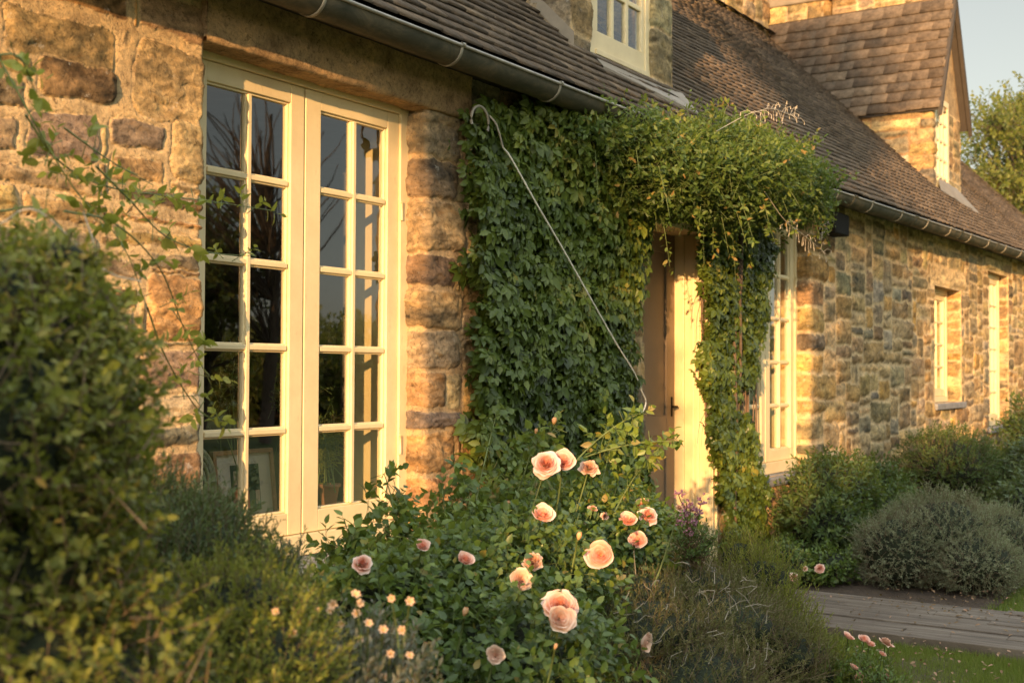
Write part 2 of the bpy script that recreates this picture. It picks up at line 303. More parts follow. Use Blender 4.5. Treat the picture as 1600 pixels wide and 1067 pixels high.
# ------------------------------------------------------------------ ground
def sheet(name,x0,x1,y0,y1,z,mt,nx=2,ny=2,amp=0,parent=None,seed=0):
    x=np.linspace(x0,x1,nx); y=np.linspace(y0,y1,ny); X,Y=np.meshgrid(x,y); Z=z+amp*(fbm(X*2,Y*2,seed)-.5)*2
    J,I=np.meshgrid(np.arange(ny-1),np.arange(nx-1),indexing='ij'); J=J.ravel(); I=I.ravel(); F=np.stack([J*nx+I,J*nx+I+1,(J+1)*nx+I+1,(J+1)*nx+I],1)
    return fast(name,np.stack([X,Y,Z],-1).reshape(-1,3),[F],mt,parent,smooth=True)
tag(sheet('ground',-300,600,-400,400,-.03,M['lawn']),kind='structure')
tag(sheet('planting_bed',-4,6.45,-2.6,.3,.0,M['soil'],160,60,.035,seed=3),kind='structure')
tag(sheet('planting_bed',7.72,24,-1.95,.3,.0,M['soil'],200,40,.03,seed=5),kind='structure')
def path_mat():
    m,t,b,N,L=mat('weathered_path'); c=coords(t,(9,.6,1)); n=noise(t,2.5,6,.7,c,.4)
    col=ramp(t,n,[(.3,(.06,.047,.036)),(.5,(.14,.11,.083)),(.7,(.24,.20,.155))]); L.new(col,b.inputs['Base Color']); b.inputs['Roughness'].default_value=.85
    L.new(bump(t,n,.8,.02),b.inputs['Normal']); return m
M['path']=path_mat()
mb=MB(); rr=random.Random(3); x=6.62
while x<7.60:
    wd=.118; y=-9.0
    while y<.2:
        ln=rr.uniform(1.6,2.6); dz=rr.uniform(-.004,.004); mb.box(x,x+wd-.006,y,min(y+ln-.006,.25),-.05,.045+dz); y+=ln
    x+=wd
tag(mb.build('path',M['path'],bevel=.004),kind='structure')
# ------------------------------------------------------------------ the cottage
H=empty('stone_cottage',(3.3,0,0),'long golden rubble stone cottage with cream windows, tiled roof and dormers','cottage')
# left wall: stones traced as (u0,z0,u1,z1,colour) in wall metres
def pxs(x0,y0,x1,y1,ci,off):          # photo rectangle -> stone in panel space
    a=at(x0,(y0+y1)/2,0); b=at(x1,(y0+y1)/2,0); t=at((x0+x1)/2,y0,0); c=at((x0+x1)/2,y1,0)
    return (a[0]-off,c[2],b[0]-off,t[2],ci)
A0=1.5
big=[pxs(*a,A0) for a in [(205,66,316,196,(.34,.25,.165)),(52,92,190,160,(.27,.19,.115)),(168,181,258,236,(.20,.165,.13)),(0,22,186,100,(.40,.29,.17)),(215,-10,316,62,(.34,.24,.15)),
 (60,-30,205,18,(.33,.21,.11)),(262,185,316,292,(.42,.31,.18)),(40,170,158,252,(.25,.19,.15)),(168,240,258,290,(.42,.30,.17)),(-60,105,44,170,(.28,.22,.16)),
 (176,296,318,330,(.27,.19,.13)),(150,332,318,356,(.36,.22,.12)),(-40,258,160,300,(.42,.31,.19)),(178,360,318,392,(.44,.31,.18)),(30,305,170,350,(.40,.29,.18)),
 (230,395,318,424,(.26,.21,.16)),(150,398,226,440,(.36,.27,.18)),(228,428,318,535,(.46,.29,.14)),(215,540,312,610,(.34,.25,.20)),(215,612,312,655,(.42,.33,.24)),(214,660,316,700,(.19,.17,.15)),(205,704,316,770,(.38,.25,.18))]]
st=rubble(0,1.79,0,3.0,.045,(4,9),(3,5),21,big)
stone_wall('wall',[(A0,0),(3.29,0),(3.29,.16)],0,3.0,.0055,[s if s[2]<1.72 else (s[0],s[1],1.96,s[3],s[4]) for s in st],21,H,lite=.95,con=1.1,gap=.014,bulge=.013,warp=.014,blur=.025)
stone_wall('wall',[(-6,0),(A0,0)],0,3.0,.025,rubble(0,7.5,0,3.0,.05,(4,10),(3,5),22),22,H)
stone_wall('wall',[(3.29,0),(4.73,0)],0,.6,.02,rubble(0,1.44,0,.6,.05,(4,9),(3,4),23),23,H)
# pillar between the windows and the creeper wall
ys=[164,247,312,396,450,515,578,640,672,742,792,840,890]; pil=[]
cols=[(.24,.19,.14),(.19,.145,.12),(.27,.20,.135),(.22,.16,.115),(.30,.215,.13),(.21,.165,.13),(.36,.25,.15),(.21,.185,.165),(.38,.25,.14),(.34,.20,.11),(.36,.25,.17),(.30,.22,.15)]
for k in range(12):
    zt=at(680,ys[k],0)[2]; zb=at(680,ys[k+1],0)[2]; x1=.16+random.uniform(.24,.36)
    pil.append((-.03,zb,x1,zt,cols[k]))
    if k==6: pil[-1]=(-.03,zb,.33,zt,cols[k])
stone_wall('wall',[(4.73,.16),(4.73,0),(5.40,0)],0,3.0,.0055,rubble(0,.83,0,3.0,.045,(5,10),(3,5),24,pil),24,H,lite=1.0,con=.9,mcol=np.array([.44,.33,.20]),gap=.010,bulge=.018,warp=.012,blur=.022)
stone_wall('wall',[(5.40,0),(7.05,0),(7.05,.30)],0,3.0,.012,rubble(0,1.95,0,3.0,.045,(5,10),(3,5),29),29,H,gap=.013,bulge=.022,warp=.018,blur=.022)
stone_wall('wall',[(7.05,0),(8.13,0)],2.52,3.0,.02,rubble(0,1.08,2.52,3.0,.05,(4,9),(3,4),25),25,H)
stone_wall('wall',[(8.13,.30),(8.13,0),(8.77,0),(8.77,.16)],0,3.0,.012,rubble(0,1.10,0,3.0,.045,(5,9),(3,5),26),26,H)
stone_wall('wall',[(8.77,0),(10.2,0)],0,.62,.02,rubble(0,1.43,0,.62,.05,(4,9),(3,4),27),27,H)
stone_wall('wall',[(8.77,0),(10.2,0)],2.76,3.02,.02,[(0,2.76,1.43,3.02,0)],28,H)
# long far wall with two window openings (u = x-10.2)
x0=10.2
lint=[(4.0,2.47,5.65,2.70,7),(6.8,2.84,8.6,3.05,7)]
fst=rubble(0.0,13.8,0,3.2,.045,(6,15),(2,5),31,lint+[(4.2,1.1,5.45,2.47,0),(7.0,.72,8.3,2.84,0)])
fst=[s for s in fst if not (s[:4]==(4.2,1.1,5.45,2.47) or s[:4]==(7.0,.72,8.3,2.84))]
fst=[(s[0]+.30 if s[0]>=0 else s[0],s[1],s[2]+.30,s[3],s[4]) for s in fst]
stone_wall('wall',[(x0,.30),(x0,0),(24,0)],0,3.2,.016,[(0,s[1],s[2],s[3],s[4]) if s[0]<.31 else s for s in fst],31,H,gap=.014,bulge=.020,warp=.028,holes=[(4.5,1.1,5.75,2.47),(7.3,.72,8.6,2.84)],wf=4,lite=1.0,con=1.0,mcol=np.array([.56,.44,.27]))
for xa,zb,zt,sg in ((15.65,1.1,2.47,1),(18.5,.72,2.84,1)):
    stone_wall('window_reveal',[(xa,.34),(xa,-.012)],zb,zt,.02,rubble(0,.35,zb,zt,.05,(5,7),(2,4),int(xa)),int(xa),H,gap=.01,bulge=.015,warp=.008)
mb=MB()
for xa,xb,zb,zt in ((14.4,15.65,1.1,2.47),(17.2,18.5,.72,2.84)):
    mb.box(xa-.02,xb+.3,.004,.34,zt,zt+.2); mb.box(xa-.3,xa,.006,.34,zb,zt-.001)
mb.build('window_surround',M['stone'],H)
# lintel over window one
def sweep(name,x0,x1,prof,res,seed,amp,col,parent):
    prof=np.array(prof,float); seg=np.linalg.norm(np.diff(prof,axis=0),axis=1); cum=np.concatenate([[0],np.cumsum(seg)]); n=int(cum[-1]/res)+1
    v=np.linspace(0,cum[-1],n); Q=np.stack([np.interp(v,cum,prof[:,k]) for k in (0,1)],1); k=max(1,int(.02/res)); ker=np.ones(2*k+1)/(2*k+1)
    Q=np.stack([np.convolve(np.pad(Q[:,i],(k,k),'reflect',reflect_type='odd'),ker,'valid') for i in (0,1)],1)
    T=nrm(np.gradient(Q,axis=0)); Nn=np.stack([-T[:,1],T[:,0]],1)   # (y,z) profile
    m=int((x1-x0)/res)+1; x=np.linspace(x0,x1,m); X,V_=np.meshgrid(x,v); h=amp*(fbm(X*4,V_*7,seed,5)-.5)*2+amp*.4*(fbm(X*25,V_*30,seed+3,3)-.5)
    Y=Q[:,0][:,None]+Nn[:,0][:,None]*h; Z=Q[:,1][:,None]+Nn[:,1][:,None]*h
    J,I=np.meshgrid(np.arange(n-1),np.arange(m-1),indexing='ij'); J=J.ravel(); I=I.ravel(); F=np.stack([J*m+I,J*m+I+1,(J+1)*m+I+1,(J+1)*m+I],1)
    C=np.array(col)*(.75+.5*fbm(X*3,V_*5,seed+1)[...,None]); 
    return fast(name,np.stack([X,Y,Z],-1).reshape(-1,3),[F],M['stone'],parent,smooth=True,attrs={'Col':np.clip(C,0,1).reshape(-1,3),'stone':np.zeros(n*m)})
sweep('lintel',3.275,5.05,[(.17,2.735),(-.040,2.725),(-.045,3.03)],.01,5,.016,(.38,.27,.155),H)
mb=MB(); mb.box(3.279,5.046,-.030,.15,2.748,3.01); mb.build('lintel_core',M['stone'],H)
# --- windows -------------------------------------------------------
def window(x0,x1,z0,z1,y,cas,rows,sill=True,thin=1.,inn=True):
    """outer frame x0..x1; cas = list of (xa,xb,ncols)"""
    root=MB(); fy=y; 
    root.box(x0,cas[0][0],fy-.012,fy+.07,z0,z1); root.box(cas[-1][1],x1,fy-.012,fy+.07,z0,z1)
    root.box(cas[0][0],cas[-1][1],fy-.014,fy+.07,cas[0][4],z1); root.box(cas[0][0],cas[-1][1],fy-.03,fy+.07,z0,cas[0][3])
    for i in range(len(cas)-1): root.box(cas[i][1]-.0,cas[i+1][0],fy+.01,fy+.05,cas[0][3],cas[0][4])
    w_=root.build('window',M['paint'],H,bevel=.004)
    for ci,(xa,xb,nc,za,zb,st_,rt,rb_) in enumerate(cas):
        c=MB(); a,b=xa+.002,xb-.002; bt=zb-.002; bb=za+.003
        c.box(a,a+st_[0],fy,fy+.045,bb,bt); c.box(b-st_[1],b,fy,fy+.045,bb,bt); c.box(a+st_[0],b-st_[1],fy+.001,fy+.045,bt-rt,bt); c.box(a+st_[0],b-st_[1],fy+.001,fy+.045,bb,bb+rb_)
        gx0,gx1,gz0,gz1=a+st_[0],b-st_[1],bb+rb_,bt-rt
        mw=.038
        # inner ovolo bead round the glass
        for (p,q,r1,r2) in ((gx0,gx0+.010,gz0,gz1),(gx1-.010,gx1,gz0,gz1)): c.box(p,q,fy+.014,fy+.04,r1,r2)
        for (r1,r2) in ((gz0,gz0+.010),(gz1-.010,gz1)): c.box(gx0+.010,gx1-.010,fy+.014,fy+.04,r1,r2)
        for k in range(1,nc):
            xm=gx0+(gx1-gx0)*k/nc; c.box(xm-.011,xm+.011,fy+.003,fy+.036,gz0+.010,gz1-.010); c.box(xm-mw/2,xm+mw/2,fy+.014,fy+.0375,gz0+.0101,gz1-.0101)
        for k in range(1,rows):
            zm=gz0+(gz1-gz0)*k/rows; c.box(gx0+.010,gx1-.010,fy+.0045,fy+.0345,zm-.011,zm+.011); c.box(gx0+.0101,gx1-.0101,fy+.0155,fy+.036,zm-mw/2,zm+mw/2)
        co_=c.build('casement',M['paint'],w_,bevel=.0035)
        g=MB(); g.add([(gx0,fy+.027,gz0),(gx1,fy+.027,gz0),(gx1,fy+.027,gz1),(gx0,fy+.027,gz1)],[(0,1,2,3)]); g.build('pane',M['glass'],w_)
        if ci==len(cas)-1 and rows==5:
            for zh in (z1-.55,z0+.45):
                h_=MB(); h_.tube([(xb+.004,fy-.016,zh-.045),(xb+.004,fy-.016,zh+.045)],.007,8); h_.box(xb-.006,xb+.016,fy-.0165,fy-.011,zh-.04,zh+.04); h_.build('hinge',M['paint'],w_)
    if sill:
        s=MB(); s.box(x0-.08,x1+.10,-.06,fy+.06,z0-.075,z0-.004); s.build('sill',M['sill'],w_,bevel=.01)
    return w_
def two(x0,z0=.64,z1=2.78):
    o=x0-3.27
    return window(x0,x0+1.46,z0,z1,.12,[(3.33+o,3.995+o,2,z0+.09,z1-.075,(.09,.085),.08,.095),(4.0+o,4.665+o,2,z0+.09,z1-.075,(.10,.085),.08,.095)],5)
w1=two(3.27); w2=two(8.75,.62)
w3=window(14.38,15.62,1.1,2.47,.16,[(14.44,15.56,3,1.17,2.41,(.07,.07),.07,.08)],4)
w4=window(17.18,18.48,.72,2.84,.12,[(17.24,17.83,2,.79,2.78,(.07,.07),.07,.08),(17.83,18.42,2,.79,2.78,(.07,.07),.07,.08)],6)
w3_s=MB()
# rooms behind the glass
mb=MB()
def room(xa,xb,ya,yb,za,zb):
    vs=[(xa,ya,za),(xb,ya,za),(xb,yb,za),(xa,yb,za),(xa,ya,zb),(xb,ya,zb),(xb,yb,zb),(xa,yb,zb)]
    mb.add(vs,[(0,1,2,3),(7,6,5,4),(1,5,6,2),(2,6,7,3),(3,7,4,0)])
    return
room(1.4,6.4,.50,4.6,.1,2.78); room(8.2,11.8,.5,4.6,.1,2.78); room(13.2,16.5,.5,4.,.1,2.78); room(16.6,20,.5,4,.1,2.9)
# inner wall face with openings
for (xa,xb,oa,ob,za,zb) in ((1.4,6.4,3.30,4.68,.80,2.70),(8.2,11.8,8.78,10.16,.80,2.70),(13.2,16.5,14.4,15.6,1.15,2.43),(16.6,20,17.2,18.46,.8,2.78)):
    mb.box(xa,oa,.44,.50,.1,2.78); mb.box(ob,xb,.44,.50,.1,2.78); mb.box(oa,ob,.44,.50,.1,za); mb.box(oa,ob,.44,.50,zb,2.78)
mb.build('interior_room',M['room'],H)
mb=MB()
for (oa,ob,za,zb,y0) in ((3.30,4.68,.80,2.70,.192),(8.78,10.16,.80,2.70,.192),(14.4,15.6,1.15,2.43,.235),(17.2,18.46,.8,2.78,.192)):
    mb=MB()
    mb.box(ob-.03,ob+.001,y0,.439,za,zb); mb.box(oa-.001,oa+.03,y0,.439,za,zb); mb.box(oa+.03,ob-.03,y0,.46,za-.03,za); mb.box(oa+.03,ob-.03,y0,.439,zb,zb+.02)
    mb.build('inner_window_lining',M['inner'],H)
# --- door -----------------------------------------------------------
d=MB(); X=8.06
d.box(X,X+.06,.012,.26,0.06,2.50); d.box(X-.016,X,.06,.085,.06,2.47); d.box(X-.010,X,.10,.125,.06,2.47); d.box(X-.022,X,.175,.26,.06,2.47)
d.box(X-.012,X+.085,-.030,.012,.06,2.54)   # front architrave
d.box(X-.002,X+.03,-.042,-.030,.06,2.50); d.box(X+.062,X+.085,-.044,-.030,.06,2.54)
d.box(7.05,X-.03,.02,.26,2.44,2.53); d.box(6.99,7.05,.02,.26,.06,2.5)
d.build('door_frame',M['paint'],H,bevel=.004)
d=MB(); d.box(7.05,X-.024,.26,.30,.08,2.44)
for (a,b,c,e) in ((7.05,7.20,.08,2.44),(7.90,8.036,.08,2.44)): d.box(a,b,.246,.26,c,e)
for (c,e) in ((.08,.34),(1.0,1.14),(2.30,2.44)): d.box(7.20,7.90,.246,.26,c,e)
d.box(7.50,7.60,.247,.26,.34,2.30)
dl=d.build('door',M['door'],H,bevel=.004)
h=MB(); h.box(7.975,7.99,.240,.246,1.13,1.27); h.tube([(7.983,.246,1.2),(7.983,.20,1.2),(7.90,.195,1.2)],.008,8); h.build('handle',M['black'],dl)
d=MB(); d.box(6.98,8.2,-.14,.30,-.02,.075); d.build('door_step',M['sill'],H,bevel=.01)
# --- roof -----------------------------------------------------------
EY=-.27; EZ=3.00
def tiles(name,origin,xdir,sdir,L,S,ex,wd,th,seed,parent,clip=None,cut=None,overlap=1.5,jit=.01):
    """courses of tiles on a slope; origin at eave start, xdir along eave, sdir up slope"""
    r=np.random.default_rng(seed); o=np.array(origin,float); xd=nrm(np.array(xdir,float)); sd=nrm(np.array(sdir,float)); nn=nrm(np.cross(xd,sd)); Vs=[];Ts=[];k=0
    nc=int(S/ex)
    for j in range(nc):
        x=-(j%2)*wd*.5-r.uniform(0,wd*.3)
        while x<L:
            wt=wd*r.uniform(.75,1.25); a=max(x,0); b=min(x+wt-.004,L); x+=wt
            if b-a<.02: continue
            s0=j*ex+r.normal()*jit*.5; s1=j*ex+ex*overlap; mid=(a+b)/2
            if clip and not clip(mid,(s0+s1)/2): continue
            h0=th*1.9+r.uniform(0,th*.5); rise=.002
            q=[]
            dj=r.normal(size=2)*jit*.35
            for (xx,dd) in ((a,dj[0]),(b,dj[1])):
                q+= [o+xd*xx+sd*(s0+dd)+nn*h0, o+xd*xx+sd*(s0+dd)+nn*(h0-th), o+xd*xx+sd*s1+nn*rise]
            Vs+=q; Ts+=[np.clip(r.normal(.5,.22),0,1)]*6; k+=1
    V=np.array(Vs); b=np.arange(k)[:,None]*6
    F4=np.concatenate([b+np.array([0,2,5,3]),b+np.array([1,0,3,4])]); F3=np.concatenate([b+np.array([0,1,2]),b+np.array([4,3,5])])
    o_=fast(name,V,[F4,F3],M['roof'],parent,tint=np.array(Ts)); return o_
S2=math.sqrt(.5)
# gently lifting far end of the eave (old building)
def lift(x): return np.where(x>9.5,(x-9.5)*.020,0.)
def rclip(x,s):
    X=x-2; yy=s*S2+EY; 
    if 6.46<X<7.88 and yy>.20: return False
    if 16.36<X<17.80 and yy>.52: return False
    return True
ro=tiles('roof',(-2,EY,EZ),(1,0,0),(0,1,1),26.5,4.62,.098,.17,.012,5,H,clip=rclip,jit=.006)
me=ro.data; nv=len(me.vertices); cc=np.empty(nv*3,np.float32); me.vertices.foreach_get('co',cc); cc=cc.reshape(-1,3)
cc[:,2]+=lift(cc[:,0])+.012*np.sin(cc[:,0]*1.7)*np.clip((cc[:,1]+.3),0,1); me.vertices.foreach_set('co',cc.ravel()); me.update()
mb=MB()   # deck under the tiles, rear slope, fascia
def deck(xa,xb): 
    l0,l1=float(lift(xa)),float(lift(xb)); mb.add([(xa,EY+.04,EZ-.0+l0),(xb,EY+.04,EZ+l1),(xb,3.0,6.24+l1),(xa,3.0,6.24+l0)],[(0,1,2,3)])
for a,b_ in ((-2,6.5),(7.84,9.5),(9.5,16.45),(17.7,24.5)): deck(a,b_)
mb.add([(6.5,EY+.04,EZ),(7.84,EY+.04,EZ),(7.84,.19,EZ+.4),(6.5,.19,EZ+.4)],[(0,1,2,3)])
mb.add([(-2,3.0,6.24),(24.5,3.0,6.5),(24.5,6.3,2.9),(-2,6.3,2.9)],[(0,1,2,3)])
mb.build('roof_deck',M['dark'],H)
mb=MB(); mb.add([(-2,-.20,2.93),(9.5,-.20,2.93),(24.5,-.20,3.23),(24.5,-.20,3.32),(9.5,-.20,3.03),(-2,-.20,3.03)],[(0,1,4,5),(1,2,3,4)])
mb.add([(-2,-.20,2.93),(9.5,-.20,2.93),(24.5,-.20,3.23),(24.5,.1,3.23),(9.5,.1,2.965),(-2,.1,2.965)],[(0,5,4,1),(1,4,3,2)]); mb.build('soffit',M['dark'],H)
# ridge tiles
mb=MB()
for k in range(56):
    xa=-2+k*.47; 
    if xa>16.9: break
    l=float(lift(xa)); an=np.linspace(-.9,.9,7); ring=lambda x,r:[(x,3.0+math.sin(t)*r,6.20+l+math.cos(t)*r-.02) for t in an]
    mb.add(ring(xa,.15)+ring(xa+.455,.142),[(i,i+1,8+i,7+i) for i in range(6)],0,True)
mb.build('ridge_tiles',M['roof'],H)
# gutter
def gut(xa,xb,n):
    g=MB(); xs=np.linspace(xa,xb,n); an=np.linspace(0,math.pi,13); r=.078; yc=-.275
    V=[];
    for x in xs:
        zc=2.945+float(lift(x))
        for t in an: V.append((x,yc-math.cos(t)*r,zc-math.sin(t)*r))
    g.add(V,[(i*13+j,i*13+j+1,(i+1)*13+j+1,(i+1)*13+j) for i in range(n-1) for j in range(12)],0,True)
    V2=[(a,(b-yc)*.94+yc,(c-2.945-float(lift(a)))*.94+2.945+float(lift(a))) for a,b,c in V]
    g.add(V2,[(i*13+j,(i+1)*13+j,(i+1)*13+j+1,i*13+j+1) for i in range(n-1) for j in range(12)],0,True)
    g.add([V[0],V2[0],V[(n-1)*13],V2[(n-1)*13]],[(0,1,3,2)])
    g.tube([(x,yc-r-.004,2.947+float(lift(x))) for x in xs],.0085,8,1)
    return g
g_=gut(-2,24.5,54).build('gutter',[M['metal'],M['bead']],H)
def strap(x,wd,mt,R=.084,name='bracket'):
    g=MB(); an=np.linspace(-.05,math.pi*.97,15); yc=-.275; zc=2.945+float(lift(x)); V=[]
    for t in an:
        for dx in (-wd,wd): V.append((x+dx,yc-math.cos(t)*R,zc-math.sin(t)*R))
    for t in an:
        for dx in (-wd,wd): V.append((x+dx,yc-math.cos(t)*(R-.008),zc-math.sin(t)*(R-.008)))
    n=15; f=[(2*i,2*i+1,2*i+3,2*i+2) for i in range(n-1)]; f+=[(2*i,2*i+2,30+2*i+2,30+2*i) for i in range(n-1)]; f+=[(2*i+1,30+2*i+1,30+2*i+3,2*i+3) for i in range(n-1)]
    g.add(V,f,0,True); g.tube([(x-wd*1.6,yc-R-.001,zc+.006),(x+wd*1.6,yc-R-.001,zc+.006)],.011,8); g.build(name,mt,g_)
for x in (2.7,3.60,4.53,5.41,6.27,7.2,8.1,9.0,9.9,10.85,11.8,12.75,13.7,14.65,15.6,16.6,17.6,18.6): strap(x,.007,M['strap'])
for x in (6.30,10.35,12.3,14.2,16.1): strap(x,.035,M['metal'],.0815,'joint')
# near dormer --------------------------------------------------------
def dst(u0,u1,z0,z1,sd): return rubble(u0,u1,z0,z1,.05,(5,9),(3,5),sd)
DX0,DX1=6.44,7.90
dm=stone_wall('dormer',[(DX0,2.1),(DX0,.2),(6.72,.2),(6.72,.34)],3.25,5.0,.015,[(0,3.22,1.2,3.62,(.26,.21,.15)),(1.2,3.22,2.32,3.56,(.24,.19,.14)),(0.,3.62,1.5,4.0,(.22,.18,.14)),(1.5,3.56,1.92,4.0,(.2,.17,.13)),(1.9,3.56,2.32,3.80,(.36,.26,.16)),(1.9,3.8,2.32,4.1,(.28,.22,.15))]+dst(0,2.32,4.1,5.0,61),61,H,gap=.008,bulge=.012,warp=.008,blur=.02)
stone_wall('dormer',[(7.58,.34),(7.58,.2),(DX1,.2),(DX1,2.1)],3.25,5.0,.015,rubble(0,2.36,3.25,5.0,.05,(7,10),(4,7),62),62,H,gap=.008,bulge=.016,warp=.008,blur=.02)
mb=MB(); mb.box(6.72,7.58,.25,.34,3.2,3.46); mb.build('dormer_apron_wall',M['stone'],dm)
wd_=MB(); wx0,wx1,wz0,wz1,wy=6.72,7.58,3.49,4.9,.215
wd_.box(wx0,wx0+.075,wy,wy+.07,wz0,wz1); wd_.box(wx1-.075,wx1,wy,wy+.07,wz0,wz1); wd_.box(wx0+.075,wx1-.075,wy-.012,wy+.07,wz0,wz0+.035); wd_.box(wx0+.075,wx1-.075,wy+.008,wy+.06,wz0+.038,wz0+.16)
wd_.box(wx0+.075,wx0+.12,wy+.01,wy+.06,wz0+.16,wz1); wd_.box(wx1-.12,wx1-.075,wy+.01,wy+.06,wz0+.16,wz1)
gx0,gx1=wx0+.12,wx1-.12
for k in range(1,3): xm=gx0+(gx1-gx0)*k/3; wd_.box(xm-.019,xm+.019,wy+.012,wy+.045,wz0+.16,wz1)
for k in range(1,5): zm=wz0+.16+.30*k; wd_.box(gx0,gx1,wy+.015,wy+.042,zm-.017,zm+.017)
wd_.add([(gx0,wy+.03,wz0+.16),(gx1,wy+.03,wz0+.16),(gx1,wy+.03,wz1),(gx0,wy+.03,wz1)],[(0,1,2,3)],1)
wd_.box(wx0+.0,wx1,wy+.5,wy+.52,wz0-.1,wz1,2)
wd_.build('dormer_window',[M['paint'],M['glass'],M['room']],dm,bevel=.004)
# lead apron below the dormer
mb=MB(); z_=lambda y:EZ+(y-EY)+.032
mb.add([(6.60,.05,z_(.05)),(7.78,-.06,z_(-.06)+.012),(7.90,.12,z_(.12)+.015),(7.60,.19,3.475),(6.70,.19,3.475)],[(0,1,2,3,4)])
mb.add([(6.60,.05,z_(.05)-.02),(7.78,-.06,z_(-.06)-.03),(7.78,-.06,z_(-.06)+.012),(6.60,.05,z_(.05))],[(0,1,2,3)])
mb.build('dormer_apron',M['lead'],dm)
mb=MB()  # stepped flashing on the cheek
mb.add([(DX0-.012,.16,3.44),(DX0-.012,2.1,5.42),(DX0-.012,2.1,5.50),(DX0-.012,.16,3.54)],[(0,1,2,3)]); mb.build('flashing',M['lead'],dm)
tiles('dormer_roof',(DX0-.12,2.82,4.95),(0,-1,0),(1,0,1.1),2.8,1.25,.1,.2,.014,71,dm); tiles('dormer_roof',(DX1+.12,.02,4.95),(0,1,0),(-1,0,1.1),2.8,1.25,.1,.2,.014,72,dm)
# far dormer ---------------------------------------------------------
FX0,FX1=16.30,17.86; FY=.5
fd=stone_wall('dormer',[(FX0,2.2),(FX0,FY),(16.43,FY),(16.43,FY+.12)],3.6,5.02,.02,rubble(0,2.14,3.6,5.02,.03,(16,34),(3,6),81),81,H,gap=.006,bulge=.03,warp=.008,blur=.02,mcol=np.array([.30,.19,.10]))
stone_wall('dormer',[(17.17,FY+.12),(17.17,FY),(FX1,FY),(FX1,2.2)],3.6,5.02,.02,rubble(0,2.3,3.6,5.02,.05,(5,9),(3,5),82),82,H,gap=.008,bulge=.02,warp=.008,blur=.02)
mb=MB(); cx=(FX0+FX1)/2; mb.add([(FX0,FY,5.0),(FX1,FY,5.0),(cx,FY,6.55)],[(0,1,2)]); mb.build('dormer_gable',M['stone'],fd); mb=MB(); mb.box(16.41,17.2,FY+.05,FY+.2,3.5,3.72); mb.build('window_base',M['stone'],fd); mb=MB(); mb.box(16.38,17.22,FY-.006,FY+.12,5.142,5.22); mb.build('window_head',M['stone'],fd)
wd_=MB(); wx0,wx1,wz0,wz1,wy=16.43,17.17,3.74,5.14,FY-.012
wd_.box(wx0,wx0+.08,wy,wy+.07,wz0,wz1); wd_.box(wx1-.08,wx1,wy,wy+.07,wz0,wz1); wd_.box(wx0+.08,wx1-.08,wy-.001,wy+.07,wz0,wz0+.10); wd_.box(wx0+.08,wx1-.08,wy-.001,wy+.07,wz1-.08,wz1)
for k in range(1,3): xm=wx0+.08+(wx1-wx0-.16)*k/3; wd_.box(xm-.022,xm+.022,wy+.01,wy+.045,wz0+.1,wz1-.08)
for k in range(1,5): zm=wz0+.1+.244*k; wd_.box(wx0+.08,wx1-.08,wy+.013,wy+.042,zm-.016,zm+.016)
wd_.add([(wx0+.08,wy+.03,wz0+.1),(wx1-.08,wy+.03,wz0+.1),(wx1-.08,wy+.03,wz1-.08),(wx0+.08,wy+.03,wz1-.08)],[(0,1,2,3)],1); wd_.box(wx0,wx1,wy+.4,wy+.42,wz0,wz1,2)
wd_.build('dormer_window',[M['paint'],M['glass'],M['room']],fd)
rise=6.60-4.93; run=(FX1-FX0)/2+.06
a0=(FX0-.06,FY-.12,4.90); Ls=math.hypot(run,rise)
tiles('dormer_roof',(FX0-.06,FY+2.98,4.90),(0,-1,0),(run,0,rise),3.1,Ls+.05,.165,.26,.02,91,fd,jit=.012)
tiles('dormer_roof',(FX1+.06,FY-.12,4.90),(0,1,0),(-run,0,rise),3.1,Ls+.05,.165,.26,.02,92,fd,jit=.012)
mb=MB(); mb.add([(FX0-.06,FY-.12,4.88),(cx,FY-.12,4.88+rise),(cx,FY+3,4.88+rise),(FX0-.06,FY+3,4.88)],[(0,3,2,1)]); mb.add([(FX1+.06,FY-.12,4.88),(cx,FY-.12,4.88+rise),(cx,FY+3,4.88+rise),(FX1+.06,FY+3,4.88)],[(0,1,2,3)])
# dark barge boards
for sx,xe in ((1,FX0-.07),(-1,FX1+.07)): mb.add([(xe,FY-.15,4.80),(xe,FY-.15,4.93),(cx,FY-.15,4.96+rise),(cx,FY-.15,4.80+rise),(xe,FY-.10,4.80),(xe,FY-.10,4.93),(cx,FY-.10,4.96+rise),(cx,FY-.10,4.80+rise)],[(0,1,2,3),(7,6,5,4),(0,4,5,1),(1,5,6,2),(3,2,6,7),(0,3,7,4)])
mb.build('barge_board',M['dark'],fd)
mb=MB(); z_=lambda y:EZ+(y-EY)+.036+.14
mb.add([(16.35,.40,z_(.40)),(17.9,.22,z_(.22)),(18.1,.42,z_(.42)),(17.5,FY-.01,z_(FY)+.1),(16.6,FY-.01,z_(FY)+.1)],[(0,1,2,3,4)]); mb.build('dormer_apron',M['lead'],fd)
# chimneys
def chimney(x0,x1,y0,y1,z0,z1,seed,cap=True):
    c=stone_wall('chimney',[(x0,y1),(x0,y0),(x1,y0),(x1,y1),(x0+.02,y1)],z0,z1,.03,rubble(0,2*(x1-x0)+2*(y1-y0),z0,z1,.06,(4,8),(3,5),seed),seed,H,gap=.012,bulge=.035,warp=.02,blur=.04)
    mb=MB(); mb.box(x0-.06,x1+.06,y0-.06,y1+.06,z1-.02,z1+.12); mb.build('cap',M['lead'],c,bevel=.02)
chimney(14.55,17.0,3.02,3.9,5.9,8.6,101); chimney(20.75,24.,3.05,3.9,5.2,7.2,103)
chimney(17.12,17.9,2.15,3.2,5.5,6.86,104); chimney(17.14,18.2,.72,2.1,5.5,8.4,105)
